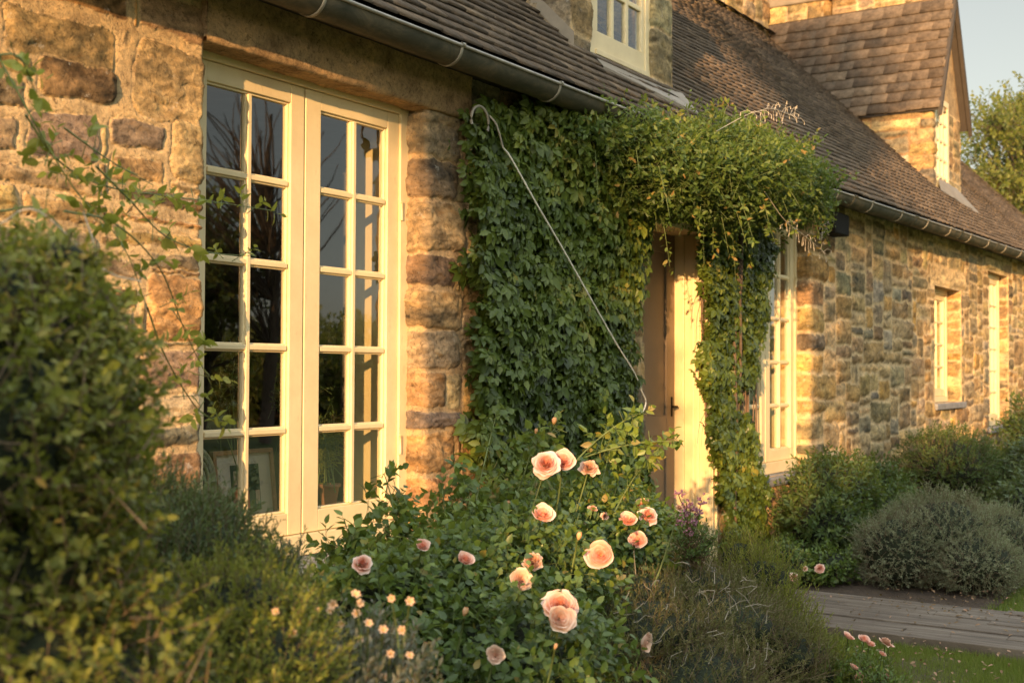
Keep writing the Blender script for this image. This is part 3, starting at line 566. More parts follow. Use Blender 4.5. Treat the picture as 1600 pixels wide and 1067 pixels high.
# end gable + rear wall so that the house is closed
mb=MB(); mb.box(-6,24,6.0,6.1,0,3); mb.box(24,24.1,-.0,6.1,0,3); mb.add([(24.05,0,3),(24.05,6.1,3),(24.05,3,6.2)],[(0,1,2)]); mb.add([(-2,0,3),(-2,6.1,3),(-2,3,6.2)],[(0,1,2)]); mb.build('rear_wall',M['room'],H)
# ------------------------------------------------------------------ foliage engine
TPL={}
def leafset(P,Dr,Nr,L,W,fold=.25,curl=.15,shape='ovate'):
    """P,Dr,Nr (n,3) L,W (n)"""
    n=len(P); Dr=nrm(Dr); S=nrm(np.cross(Dr,Nr)); Nn=np.cross(S,Dr); L=L[:,None]; W=W[:,None]
    if shape=='ovate': prm=[(0,0,0),(.45,0,-fold*.35),(1,0,-curl*2),(.30,.48,.0),(.66,.40,-.02-curl*.5),(.30,-.48,.0),(.66,-.40,-.02-curl*.5)]
    if shape in('ovate',):
        V=np.stack([P+Dr*L*a+S*W*b+Nn*(L*c) for a,b,c in prm],1); b=np.arange(n)[:,None]*7
        F4=np.concatenate([b+np.array([0,3,4,1]),b+np.array([0,1,6,5])]); F3=np.concatenate([b+np.array([1,4,2]),b+np.array([1,2,6])]); return V.reshape(-1,3),[F4,F3],7
    if shape=='diamond':
        prm=[(0,0,0),(.5,.5,.06),(1,0,-.12),(.5,-.5,.06)]
        V=np.stack([P+Dr*L*a+S*W*b+Nn*(L*c) for a,b,c in prm],1); b=np.arange(n)[:,None]*4
        return V.reshape(-1,3),[np.concatenate([b+np.array([0,1,2]),b+np.array([0,2,3])])],4
    if shape=='needle':
        prm=[(0,.5,0),(1,0,-.1),(0,-.5,0)]
        V=np.stack([P+Dr*L*a+S*W*b+Nn*(L*c) for a,b,c in prm],1); b=np.arange(n)[:,None]*3
        return V.reshape(-1,3),[b+np.array([0,1,2])],3
def leaves(name,P,Dr,Nr,L,W,tint,mt,parent,shape='ovate',**k):
    V,F,q=leafset(P,Dr,Nr,L,W,shape=shape,**k); return fast(name,V,F,mt,parent,tint=np.repeat(tint,q),smooth=(shape=='ovate'))
def rv(n,r=rng): return nrm(r.normal(size=(n,3)))
def blob_pts(blobs,n,shell=.35,lump=.12,freq=3.,seed=0,zmin=.02,power=1.):
    r=np.random.default_rng(seed); B=np.array(blobs,float); wt=(B[:,3]*B[:,4]+B[:,4]*B[:,5]+B[:,3]*B[:,5]); wt/=wt.sum(); out=[];outn=[];tot=0
    while tot<n:
        m=n*2; k=r.choice(len(B),m,p=wt); d=rv(m,r); rad=1-shell*r.random(m)**power
        rad=rad*(1+lump*noise3(d*freq+B[k,:3]*3,seed)+lump*.5*noise3(d*freq*2.7,seed+1)*1.2)
        c=B[k,:3]; s=B[k,3:6]; p=c+d*s*rad[:,None]; nn=nrm(d/s)
        ok=p[:,2]>zmin
        for b in B:
            e=np.linalg.norm((p-b[:3])/b[3:6],axis=1); ok&=e>1-shell*1.15-.0*e
        out.append(p[ok]); outn.append(nn[ok]); tot+=ok.sum()
    return np.concatenate(out)[:n],np.concatenate(outn)[:n]
def twigs(name,B,Dt,ln,k,lL,lW,mt,parent,seed=0,spread=1.0,shape='diamond',tint=None,stem=None,sname='twigs',srad=.0012,tip=.9,droop=0.,jit=.25,bias=0.,**kw):
    r=np.random.default_rng(seed); T=len(B); Dt=nrm(Dt); U=nrm(np.cross(Dt,rv(T,r))); Vv=np.cross(Dt,U)
    if tint is None: tint=np.clip(.45+.22*noise3(B*5,seed+4)*1.6+r.normal(size=T)*.12,0,1)
    P=[];Q=[];Nn=[];LL=[];WW=[];TT=[]
    for j in range(k):
        t=(j+.6)/k; an=j*2.4+r.random(T)*1.2; side=np.cos(an)[:,None]*U+np.sin(an)[:,None]*Vv
        sp=spread*(1-.5*t); l=nrm(Dt*math.cos(sp)+side*math.sin(sp)+r.normal(size=(T,3))*jit)
        pos=B+Dt*(ln*t)[:,None]; pos[:,2]-=droop*ln*t*t
        n0=Dt-(Dt*l).sum(1)[:,None]*l+rv(T,r)*.3+np.array([0,0,bias])
        P.append(pos);Q.append(l);Nn.append(n0); f=lL*r.uniform(.65,1.2,T)*(1-.35*abs(t-.4)); LL.append(f); WW.append(f*lW/lL*r.uniform(.85,1.15,T)); TT.append(np.clip(tint+r.normal(size=T)*.10+.18*(t-.5)+(r.random(T)<.006)*1.,0,1))
    o=leaves(name,np.concatenate(P),np.concatenate(Q),np.concatenate(Nn),np.concatenate(LL),np.concatenate(WW),np.concatenate(TT),mt,parent,shape,**kw)
    if stem:
        ref=nrm(np.cross(Dt,np.array([0.3,.2,1.])))*srad; r2=np.cross(Dt,ref); E_=B+Dt*(ln*tip)[:,None]; S_=B-Dt*(ln*.7)[:,None]
        V=np.stack([S_+ref*1.3,S_-ref*.6+r2*1.1,S_-ref*.6-r2*1.1,E_+ref*.5,E_-ref*.3+r2*.4,E_-ref*.3-r2*.4],1).reshape(-1,3); b=np.arange(T)[:,None]*6
        fast(sname,V,[np.concatenate([b+np.array([0,1,4,3]),b+np.array([1,2,5,4]),b+np.array([2,0,3,5])])],stem,parent,smooth=True)
    return o
def stems_from(base,tips,r0,mt,parent,name='stem',seed=0,sag=.12,seg=6,rt=.25):
    mb=MB(); r=np.random.default_rng(seed)
    for tp in tips:
        b=np.array(base)+np.array([r.normal()*.05,r.normal()*.05,0]); t=np.linspace(0,1,7)[:,None]; mid=(b+tp)/2+np.array([0,0,.0]); mid[:2]=b[:2]*.6+tp[:2]*.4; mid[2]=b[2]*.35+tp[2]*.65
        p=(1-t)**2*b+2*t*(1-t)*mid+t*t*tp; mb.tube(p,r0*(1-(1-rt)*t[:,0]),seg)
    return mb.build(name,mt,parent)
def core(name,blobs,sc,mt,parent,seed=0):  # solid dark lumps added inside the foliage to make its gaps read dark
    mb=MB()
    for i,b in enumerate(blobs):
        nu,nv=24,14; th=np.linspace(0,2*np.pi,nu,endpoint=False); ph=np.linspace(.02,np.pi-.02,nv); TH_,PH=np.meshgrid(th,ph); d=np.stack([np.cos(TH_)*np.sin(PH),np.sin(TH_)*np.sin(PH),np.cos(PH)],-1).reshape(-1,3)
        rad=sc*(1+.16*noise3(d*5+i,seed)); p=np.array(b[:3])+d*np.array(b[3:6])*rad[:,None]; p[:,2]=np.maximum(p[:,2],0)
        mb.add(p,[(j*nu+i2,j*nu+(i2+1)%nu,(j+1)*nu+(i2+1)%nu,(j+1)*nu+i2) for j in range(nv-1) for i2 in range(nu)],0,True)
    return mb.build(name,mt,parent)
def bush(name,label,cat,blobs,n,k,tl,lL,lW,mt,seed,up=.5,spread=1.0,shape='diamond',shell=.35,lump=.12,freq=3.,group=None,cs=.68,stem=M['twig'],rnd=.35,**kw):
    b=np.array(blobs[0]); root=empty(name,(b[0],b[1],0),label,cat,group)
    P,N_=blob_pts(blobs,n,shell,lump,freq,seed); r=np.random.default_rng(seed+5)
    Dt=nrm(N_+np.array([0,0,up])+r.normal(size=(n,3))*rnd); P=P-Dt*tl*.5
    twigs('foliage',P,Dt,np.full(n,tl)*r.uniform(.7,1.3,n),k,lL,lW,mt,root,seed,spread,shape,stem=stem,sname='twigs',**kw)
    if cs: core('shade_core',blobs,cs,M['dark_green'],root,seed)
    return root
M['dark_green']=simple('painted_inner_shade',(.018,.026,.010),.95,0,.5,30,1,40,.03)  # near-black green: shade between the leaves put into the colour
# ---- climbing creeper on the wall ------------------------------------------------
def inpoly(x,y,poly):
    p=np.array(poly); n=len(p); c=np.zeros(len(x),bool); j=n-1
    for i in range(n):
        xi,yi=p[i]; xj,yj=p[j]; k=((yi>y)!=(yj>y)); c^=k&(x<(xj-xi)*(y-yi)/(yj-yi+1e-12)+xi); j=i
    return c
def wallpoly(px,Y=0): return [tuple(at(a,b,Y)[[0,2]]) for a,b in px]
def creeper(name,label,poly,n,y0,y1,seed,lL,mt,thick=None,root_xy=(6,0),fans=5,holes=.12,extra=None):
    r=np.random.default_rng(seed); P=np.array(poly); lo=P.min(0); hi=P.max(0); x=r.uniform(lo[0]-.1,hi[0]+.1,n*3); z=r.uniform(lo[1]-.1,hi[1]+.1,n*3)
    xx=x+.20*(fbm(x*5,z*5,seed)-.5)*2; zz=z+.16*(fbm(x*4+9,z*4,seed+1)-.5)*2
    ok=inpoly(xx,zz,poly); hn=fbm(x*3.1,z*3.1,seed+3); ok&=~((hn<.5-.5*(1-holes*2))&(r.random(n*3)<.93)); x=x[ok][:n]; z=z[ok][:n]; m=len(x)
    d=fbm(x*3.5,z*3.5,seed+2,3); th=y0+(y1-y0)*(.25+.75*d)+(thick(x,z) if thick else 0)
    y=-(.025+(th-.025)*r.random(m)**.55); root=empty(name,(root_xy[0],root_xy[1],0),label,'creeper')
    B=np.stack([x,y,z],1); Ps=[];Ds=[];Ns=[];Ls=[];Ts=[]
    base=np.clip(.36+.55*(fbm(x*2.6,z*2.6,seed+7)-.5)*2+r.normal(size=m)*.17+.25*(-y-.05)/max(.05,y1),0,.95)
    roll=r.normal(size=m)*.7; f=nrm(np.stack([r.normal(size=m)*.42,-np.ones(m),.45+r.normal(size=m)*.42],1)); dn=np.array([0,0,-1.])
    S=nrm(np.cross(f,dn)); Dn=nrm(np.cross(S,f)); sz=lL*np.clip(r.lognormal(-.08,.32,m),.4,1.55)
    for k in range(fans):
        a=(k-(fans-1)/2)*(3.3/max(1,fans-1)) if fans>1 else 0; aa=a+roll+r.normal(size=m)*.1
        l=nrm(Dn*np.cos(aa)[:,None]+S*np.sin(aa)[:,None]-f*0+f*(-.18+.1*r.normal(size=m)[:,None])); Ps.append(B+l*.008);Ds.append(l);Ns.append(f+r.normal(size=(m,3))*.16)
        Ls.append(sz*(1-.13*abs(a))); Ts.append(np.clip(base+r.normal(size=m)*.07,0,.95)+(r.random(m)<.006)*.0)
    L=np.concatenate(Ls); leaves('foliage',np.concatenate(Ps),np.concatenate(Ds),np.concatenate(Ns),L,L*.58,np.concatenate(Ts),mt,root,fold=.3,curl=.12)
    mb=MB()
    for k in range(24):                     # runners that stray over the edge, with small young leaves
        j=r.integers(m); e0=np.array([x[j],-.04,z[j]]); side=np.sign(x[j]-(lo[0]+hi[0])/2)
        if side>0 and name=='wall_creeper': continue
        q=[e0+np.array([side*t*.22+.03*math.sin(t*5+k),-.02*t,(.12*math.sin(t*2+k)-.1*t*t)]) for t in np.linspace(0,1,7)]; mb.tube(q,np.linspace(.003,.0012,7),4)
    for k in range(14):
        xa=r.uniform(lo[0]+.1,hi[0]-.1); p=[]; zc=.05
        while zc<hi[1]-.1:
            p.append((xa,-.03-.02*r.random(),zc)); zc+=.16; xa=np.clip(xa+r.normal()*.05,lo[0]+.03,hi[0]-.03)
        ok=inpoly(np.array([q[0] for q in p]),np.array([max(q[2],lo[1]+.15) for q in p]),poly); p=[q for q,o in zip(p,ok) if o]
        if len(p)>3: mb.tube(p,np.linspace(.009,.003,len(p)),5)
    mb.build('stem',M['rstem'],root); return root
polyA=wallpoly([(712,200),(738,178),(775,160),(830,172),(900,182),(960,190),(1040,215),(1050,325),(985,340),(978,420),(972,520),(968,600),(976,660),(990,760),(1000,860),(765,860),(740,740),(722,660),(722,500),(714,350),(706,250)])
thA=lambda x,z: .16*np.clip((z-2.25)/.5,0,1)*np.clip((x-5.2)/.8,0,1)
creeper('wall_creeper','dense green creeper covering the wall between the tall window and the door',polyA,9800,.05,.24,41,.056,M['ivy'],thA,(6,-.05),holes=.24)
polyC=wallpoly([(1090,335),(1205,345),(1198,420),(1191,520),(1184,600),(1142,622),(1160,680),(1184,720),(1194,800),(1199,880),(1165,900),(1142,880),(1137,830),(1130,740),(1112,690),(1108,600),(1106,500),(1104,400)],-.1)
creeper('door_creeper','narrow column of creeper climbing the wall right of the front door',polyC,4200,.07,.19,43,.052,M['ivy'],None,(8.5,-.15),holes=.03)
# ---- leafy canopy over the door
cb=[]
for (px,py,Y,rx,ry,rz) in ((930,215,-.18,.36,.22,.16),(985,235,-.22,.42,.26,.22),(1040,265,-.34,.40,.34,.27),(1085,268,-.42,.42,.38,.30),(1140,268,-.48,.46,.40,.32),(1190,278,-.48,.46,.38,.30),(1235,285,-.46,.40,.32,.23),(1258,312,-.42,.28,.25,.18),(1120,305,-.35,.6,.32,.18),(1215,312,-.40,.46,.3,.16)):
    p=at(px-10,py,Y); cb.append((*p,rx,ry,rz))
root=empty('canopy_climber',(8.2,-.3,0),'bushy light green climber hanging like a canopy over the front door','climber')
P,N_=blob_pts(cb,8500,.45,.34,4.6,47,zmin=1.9)
Dt=nrm(N_*.8+np.array([0,-.1,.35])+rng.normal(size=P.shape)*.55)
tn=np.clip(.45+.4*noise3(P*3.2,3)+.45*(P[:,2]-2.75)+rng.normal(size=len(P))*.12,0,1)
twigs('foliage',P-Dt*.04,Dt,np.full(len(P),.10)*rng.uniform(.5,1.9,len(P)),7,.042,.020,M['honey'],root,47,1.0,'ovate',tint=tn,stem=M['gstem'],sname='twigs')
core('shade_core',cb,.60,M['dark_green'],root,5)
Q,NQ=blob_pts(cb,110,.1,.2,4,48,zmin=1.9); r=np.random.default_rng(48); mb=MB(); B=[];Dd=[]
for p,n_ in list(zip(Q,NQ))[:70]:
    if n_[1]>.3: continue
    dn=n_[2]<0; L_=r.uniform(.14,.34); d=nrm(n_+np.array([r.normal()*.4,0,-.9 if dn else .7])); t=np.linspace(0,1,7)[:,None]; q=p+d*L_*t+np.array([0,0,-.10 if not dn else -.05])*t*t; mb.tube(q,np.linspace(.0026,.001,7),4)
    for j in range(1,7): B.append(q[j]); Dd.append(nrm(d*.6+r.normal(size=3)*.6))
tag(mb.build('shoots',M['gstem'],root),kind='stuff'); B=np.array(B); twigs('shoot_leaves',B,np.array(Dd),np.full(len(B),.045),4,.040,.019,M['honey'],root,49,.9,'ovate',tint=np.clip(.7+r.normal(size=len(B))*.15,0,.97))
def sprig(pts,seed,n=26,side=.10,h=.05):
    mb=MB(); r=np.random.default_rng(seed); pts=np.array(pts); t=np.linspace(0,1,9); C_=np.stack([np.interp(t,np.linspace(0,1,len(pts)),pts[:,k]) for k in range(3)],1); mb.tube(C_,np.linspace(.0026,.001,9),5)
    for k in range(n):
        f=.35+.65*r.random(); p=np.array([np.interp(f,t,C_[:,i]) for i in range(3)]); d=np.array([r.normal()*.4+.4,r.normal()*.5,r.normal()*.8-.1]); d=d/np.linalg.norm(d)*side*r.uniform(.4,1)
        q=p+d; mb.tube([p,p+d*.5+np.array([0,0,h*.3]),q],[.0016,.0012,.001],4); mb.tube([q,q+np.array([r.normal()*.006,0,-.016-.01*r.random()])],[.0024,.002],5)
    mb.build('dry_sprig',M['straw'],root)
sprig([at(1120,205,-.75),at(1165,180,-.75),at(1205,168,-.72),at(1248,186,-.70)],1,30,.09)
sprig([at(1195,300,-.80),at(1225,345,-.80),at(1262,372,-.78),at(1292,398,-.75)],2,22,.08)
sprig([at(1275,325,-.30),at(1288,345,-.28),at(1283,372,-.26)],3,26,.07)
mb=MB()
for k in range(3):
    t=np.linspace(0,1,16); mb.tube(np.stack([8.33-.05*t+.035*np.sin(t*9+k*2)+.02*k,-.06-.10*t+.02*np.cos(t*8+k*2.1),.0+2.7*t],1),np.linspace(.020-.004*k,.010,16),7)
mb.build('trunk',M['bark'],root)
# ---- cable, ring, lantern
mb=MB(); p=[at(1003,612,-.19),at(1009,626,-.19),at(1006,640,-.19),at(997,650,-.19)]
pts=[at(786,231,-.24),at(800,250,-.24),at(838,318,-.24),at(880,390,-.23),at(925,470,-.22),at(965,540,-.21),at(990,580,-.2)]+p
def smooth_path(pts,n=60):
    pts=np.array(pts); 
    q=[];P=np.vstack([2*pts[0]-pts[1],pts,2*pts[-1]-pts[-2]])
    for i in range(len(pts)-1):
        for t in np.linspace(0,1,6,endpoint=False):
            a,b,c,d=P[i:i+4]; q.append(.5*((2*b)+(-a+c)*t+(2*a-5*b+4*c-d)*t*t+(-a+3*b-3*c+d)*t**3))
    q.append(pts[-1]); return np.array(q)
mb.tube(smooth_path(pts),.0045,8)
tag(mb.build('cable',M['rope']),'pale cable stretched diagonally down across the creeper wall','cable')
mb=MB(); c=at(750,190,-.20); an=np.linspace(R_(200),R_(-30),16); mb.tube([(c[0]+.075*math.cos(t),c[1],c[2]+.075*math.sin(t)) for t in an],.007,8); e=at(775,212,-.12); 
mb.tube(smooth_path([(c[0]+.065,c[1]-.01,c[2]+.04),tuple(at(774,192,-.23)),tuple(at(780,208,-.24)),tuple(at(786,231,-.24))]),.0048,8)
tag(mb.build('pipe_ring',M['strap']),'curved grey metal ring at the top left corner of the creeper','ring')
e=empty('wall_lantern',tuple(at(1300,350,-.05)),'small dark boxy lantern under the gutter right of the canopy','lantern')
c=at(1301,350,-.11); mb=MB(); mb.box(c[0]-.19,c[0]+.19,-.20,-.045,c[2]-.10,c[2]+.09); mb.build('housing',M['black'],e,bevel=.012)
mb=MB(); mb.box(c[0]-.07,c[0]+.07,-.045,.0,c[2]-.05,c[2]+.05); mb.build('wall_plate',M['black'],e)
# ---- things behind the tall window
e=empty('framed_picture',(3.86,.33,.8),'framed picture with wide pale mount standing on the window sill','picture')
def lean(x,z,y=.30,t=.12): return (x,y+(z-.80)*t,z)
px0,px1,pz0,pz1=3.66,4.02,.80,1.10
mb=MB()
def slab(xa,xb,za,zb,y,th,m=0): mb.add([lean(xa,za,y),lean(xb,za,y),lean(xb,zb,y),lean(xa,zb,y),lean(xa,za,y+th),lean(xb,za,y+th),lean(xb,zb,y+th),lean(xa,zb,y+th)],[(0,1,2,3),(7,6,5,4),(0,4,5,1),(1,5,6,2),(2,6,7,3),(3,7,4,0)],m)
slab(px0,px0+.018,pz0,pz1,.285,.025); slab(px1-.018,px1,pz0,pz1,.285,.025); slab(px0+.018,px1-.018,pz0,pz0+.018,.285,.025); slab(px0+.018,px1-.018,pz1-.018,pz1,.285,.025); mb.build('frame',M['wood'],e)
mb=MB(); slab(px0+.018,px1-.018,pz0+.018,pz1-.018,.296,.008); mb.build('mount',M['mount'],e)
mb=MB(); slab(3.76,3.93,.835,1.035,.2935,.002); mb.build('painting',M['teal'],e)
mb=MB(); slab(3.765,3.80,.84,.93,.2915,.0015); slab(3.81,3.835,.85,1.02,.2915,.0015,1); slab(3.845,3.86,.84,.97,.2915,.0015); slab(3.90,3.925,.86,.92,.2915,.0015,1); slab(3.775,3.79,.95,1.01,.2915,.0015,1); mb.build('painted_figures',[M['red'],M['skin']],e)
e=empty('wicker_fan',(3.55,.30,.8),'round woven wicker fan leaning behind the lower left window pane','fan')
mb=MB(); cc=np.array([3.545,.30,.975])
for rr_ in (.04,.07,.10,.125,.14): mb.tube([(cc[0]+rr_*.75*math.cos(t),cc[1]+.1*rr_*math.sin(t),cc[2]+rr_*1.05*math.sin(t)) for t in np.linspace(0,2*math.pi,33)],.008 if rr_<.13 else .012,6)
for t in np.linspace(0,math.pi,12,endpoint=False): mb.tube([(cc[0]+.14*.75*math.cos(t),cc[1]+.005,cc[2]+.147*math.sin(t)),(cc[0]-.14*.75*math.cos(t),cc[1]+.005,cc[2]-.147*math.sin(t))],.003,4)
mb.tube([(3.545,.305,.97),(3.545,.30,.80)],.010,6); mb.build('woven_disc',M['wicker'],e)
def houseplant(x,y,h,label,seed,mt,n,lL,lW,rad,kind='plant'):
    e=empty('potted_plant',(x,y,.8),label,kind); mb=MB(); an=np.linspace(0,2*np.pi,20,endpoint=False)
    V=[];pr_=[(.035,0),(.05,.09),(.056,.09),(.056,.105),(.046,.105),(.04,.085),(.001,.085)]
    for (q,zz) in pr_: V+=[(x+q*math.cos(t),y+q*math.sin(t),.802+zz) for t in an]
    mb.add(V,[(i*20+j,i*20+(j+1)%20,(i+1)*20+(j+1)%20,(i+1)*20+j) for i in range(len(pr_)-1) for j in range(20)],0,True); mb.build('pot',M['pot'],e)
    r=np.random.default_rng(seed); tips=[np.array([x+r.normal()*rad,y+abs(r.normal())*.03,.9+h*r.uniform(.5,1)]) for _ in range(n)]
    stems_from((x,y,.88),tips,.003,M['gstem'],e,seed=seed)
    T=np.array(tips); B=np.repeat(T,8,0)+r.normal(size=(n*8,3))*np.array([.025,.02,.05]); twigs('foliage',B,nrm(rv(len(B),r)+np.array([0,0,.6])),np.full(len(B),.05),6,lL,lW,mt,e,seed,.9,'diamond',stem=M['gstem'])
houseplant(3.50,.36,.62,'dried branching plant in a pot behind the left window column',1,M['silver'],7,.014,.009,.07)
houseplant(3.82,.38,.62,'tall wispy potted plant behind the second window column',2,M['silver'],8,.014,.009,.07)
houseplant(4.22,.34,.50,'leafy green potted plant behind the right casement',3,M['green'],12,.022,.012,.07)
houseplant(4.42,.34,.22,'low grassy potted plant in the bottom right window corner',4,M['lime'],16,.05,.005,.05)
# ---- rose bush -------------------------------------------------------------------
def bloom_mesh(name,kind,seed,mt):
    r=np.random.default_rng(seed); Vs=[];Fs=[];T=[];n=0
    N_={'open':28,'cup':20,'bud':7,'faded':17}[kind]; omax={'open':1.0,'cup':.62,'bud':.12,'faded':.95}[kind]; G=7
    qx,qy=r.normal(size=2)*.07                      # off-centre heart of quartered petals
    for i in range(N_):
        o=(i/(N_-1))*omax; phi=i*2.39996+r.normal()*.3; outer=max(0,o-.45)/.55
        Ri=(.10+.62*(o/omax)**.8*min(1,omax+.25)) if kind!='bud' else .2; op=R_(4+14*o+62*outer**1.2)*r.uniform(.85,1.15)   # lean of the petal away from the axis
        Lp=(.62+.22*outer+.1*r.normal()*.4) if kind!='bud' else 1.0; wd=R_((95-35*o)*r.uniform(.8,1.1)); nz=r.normal(size=4); Lp*=(1+.16*r.normal()*(1-outer))
        cx_,cy_=(qx*(1-o),qy*(1-o))
        for a in range(G+1):
            for b in range(G+1):
                s_=b/G*2-1; t=a/G; te=t*(1-.16*abs(s_)**2.5-.05*(1+math.sin(s_*5+nz[0]*3))*.7)
                rb0=Ri*.35; bulg=Ri*.65*math.sin(min(1,te*1.25)*math.pi/2)
                rho=rb0+bulg+te*Lp*math.sin(op)*.75; z=te*Lp*math.cos(op*.9)-.30*outer
                rim=max(0,te-.68)/.32; rho+=rim**2*(.05+.12*outer); z-=rim**2*(.03+.16*outer)
                rho+=(.03+.04*outer)*math.sin(s_*6+nz[1]*4)*te*(2.2 if kind=='faded' else 1); z+=.03*math.sin(s_*5+nz[2]*4)*te*(2.6 if kind=='faded' else 1)
                if kind=='bud': rho=(.10+.26*math.sin(min(1,te)*math.pi*.86)**.8)*(.8+.25*i/8); z=te*1.15
                an=phi+s_*wd*(.45+.55*math.sin(math.pi*(.12+.76*te)**.8)); Vs.append((rho*math.cos(an)+cx_,rho*math.sin(an)+cy_,z)); T.append(np.clip(-.02+.38*o/omax+.75*te**4*(.45+.55*o)+.13*nz[3],0,1))
        for a in range(G):
            for b in range(G): q=n+a*(G+1)+b; Fs.append((q,q+1,q+G+2,q+G+1))
        n+=(G+1)**2
    V=np.array(Vs); V[:,:2]/=np.percentile(np.hypot(V[:,0],V[:,1]),99) if kind!='bud' else .42; V[:,2]*=.95
    if kind=='bud': V[:,:2]*=.42; 
    me=bpy.data.meshes.new(name); me.from_pydata(V.tolist(),[],Fs); me.materials.append(mt); me.polygons.foreach_set('use_smooth',[True]*len(Fs))
    a=me.attributes.new('tint','FLOAT','POINT'); a.data.foreach_set('value',np.array(T,np.float32)); me.update(); return me
BM={'open':[bloom_mesh('rose_bloom','open',k,M['petal']) for k in range(3)],'cup':[bloom_mesh('rose_bloom','cup',10+k,M['petal']) for k in range(2)],
 'bud':[bloom_mesh('rose_bud','bud',20+k,M['orange']) for k in range(2)],'faded':[bloom_mesh('rose_bloom','faded',30+k,M['fade']) for k in range(2)],'pale':[bloom_mesh('rose_bloom','cup',40,M['pale'])]}
def place(me,name,parent,loc,axis,sc,spin=0):
    o=bpy.data.objects.new(name,me); COL.objects.link(o); o.parent=parent
    o.location=Vector(loc)-parent.location; q=Vector(axis).to_track_quat('Z','Y'); from mathutils import Quaternion
    o.rotation_mode='QUATERNION'; o.rotation_quaternion=q@Quaternion((0,0,1),spin); o.scale=(sc,sc,sc); return o
def bl(*L): return [(*dep(px,py,z),a,b,c) for (px,py,z,a,b,c) in L]
rb=[]
for (px,py,z,rx,ry,rz) in ((560,980,3.45,.26,.26,.22),(650,980,3.55,.34,.30,.26),(740,960,3.8,.36,.30,.30),(830,930,4.0,.34,.30,.28),(590,910,4.0,.24,.24,.10),(700,880,4.3,.34,.28,.16),(790,850,4.6,.34,.28,.22),(880,840,4.8,.36,.28,.20),(960,860,4.9,.34,.26,.18),(780,1050,3.4,.42,.36,.26),(620,1090,3.2,.36,.30,.2),(830,800,5.0,.30,.2,.14),(930,800,5.2,.34,.22,.12),(1010,820,5.2,.2,.2,.08)):
    p=dep(px,py,z); rb.append((*p,rx,ry,rz))
RB=empty('rose_bush',(4.2,-1.1,0),'spreading rose bush full of peach pink blooms below the tall window','rose bush')
P,N_=blob_pts(rb,7000,.5,.14,3.2,61,zmin=.1); Dt=nrm(N_*.7+np.array([-.2,-.3,.55])+rng.normal(size=P.shape)*.5)
twigs('foliage',P-Dt*.05,Dt,np.full(len(P),.11)*rng.uniform(.6,1.4,len(P)),6,.036,.024,M['rosel'],RB,61,1.05,'ovate',stem=M['gstem'],sname='twigs',bias=.35,tint=np.clip(.42+.35*noise3(P*3,8)+rng.normal(size=len(P))*.16,0,.97))
core('shade_core',rb,.52,M['dark_green'],RB,9)
# loose shoots standing above the bush
sh=[((640,900,4.1),(600,740,4.2)),((660,900,4.1),(575,790,4.1)),((600,880,4.0),(650,800,4.2)),((560,900,3.7),(545,835,3.7)),((700,860,4.3),(690,760,4.5)),((560,900,3.8),(510,850,3.7)),((860,760,4.7),(800,690,4.8)),((700,880,4.1),(745,790,4.4)),
    ((900,720,4.8),(1003,645,4.9)),((900,720,4.8),(1060,690,4.9)),((860,720,4.7),(868,668,4.7)),((835,740,4.6),(838,680,4.6)),((960,800,4.7),(1030,700,4.9)),((720,900,4.0),(775,650,4.9)),((940,760,4.8),(960,690,5.0)),((650,960,3.7),(705,850,3.8)),((620,860,4.1),(620,770,4.3)),((880,760,4.6),(920,735,4.7)),((740,800,4.4),(712,735,4.6))]
mb=MB(); B=[];Dd=[];T_=[]
for k,(a,b) in enumerate(sh):
    a=dep(*a); b=dep(*b); c=(a+b)/2+np.array([0,0,.05]); t=np.linspace(0,1,8)[:,None]; p=(1-t)**2*a+2*t*(1-t)*c+t*t*b; mb.tube(p,np.linspace(.0042,.0018,8),5)
    for j in range(2,8):
        for q in range(2): B.append(p[j]); Dd.append(nrm((rng.normal(size=3)+np.array([0,-.3,.2])))); T_.append(.75 if k in (8,9,12,14) else .5)
mb.build('shoots',M['gstem'],RB); B=np.array(B); twigs('shoot_leaves',B,np.array(Dd),np.full(len(B),.07),5,.042,.028,M['rosel'],RB,77,.9,'ovate',stem=M['gstem'],bias=.3,tint=np.array(T_)+rng.normal(size=len(B))*.12)
HB=bl((990,925,4.5,.26,.24,.08),(1080,912,4.8,.28,.26,.08),(1000,990,4.2,.38,.32,.18),(1120,980,4.6,.38,.32,.2),(1200,1020,4.7,.24,.28,.18),(1060,1070,4.1,.46,.38,.22),(940,1050,4.0,.24,.26,.2),(1150,945,5.0,.2,.24,.09),(1040,892,5.0,.24,.2,.06)); hb_=HB
roses=[(853,722,46,'open',4.25),(879,718,38,'cup',4.35),(866,661,15,'bud',4.7),(838,676,11,'bud',4.6),(920,728,32,'faded',4.5),(848,801,36,'cup',4.1),(795,788,11,'bud',4.2),(661,850,24,'cup',3.75),(567,878,32,'open',3.5),
 (727,872,28,'cup',3.75),(834,873,37,'faded',3.7),(815,905,38,'pale',3.6),(936,866,46,'cup',3.75),(875,942,58,'open',3.35),(878,966,46,'pale',3.42),(903,840,16,'bud',3.9),(981,810,30,'cup',4.1),(1014,802,32,'open',4.2),
 (996,843,30,'cup',4.1),(927,793,18,'faded',4.2),(727,959,18,'bud',3.3),(774,1023,30,'pale',3.1),(1010,1003,34,'pale',3.6),(868,1012,12,'bud',3.3),(1004,787,22,'cup',4.25),(664,1010,14,'bud',3.1),(1062,792,14,'faded',4.4),(945,805,14,'faded',4.2)]
mb=MB()
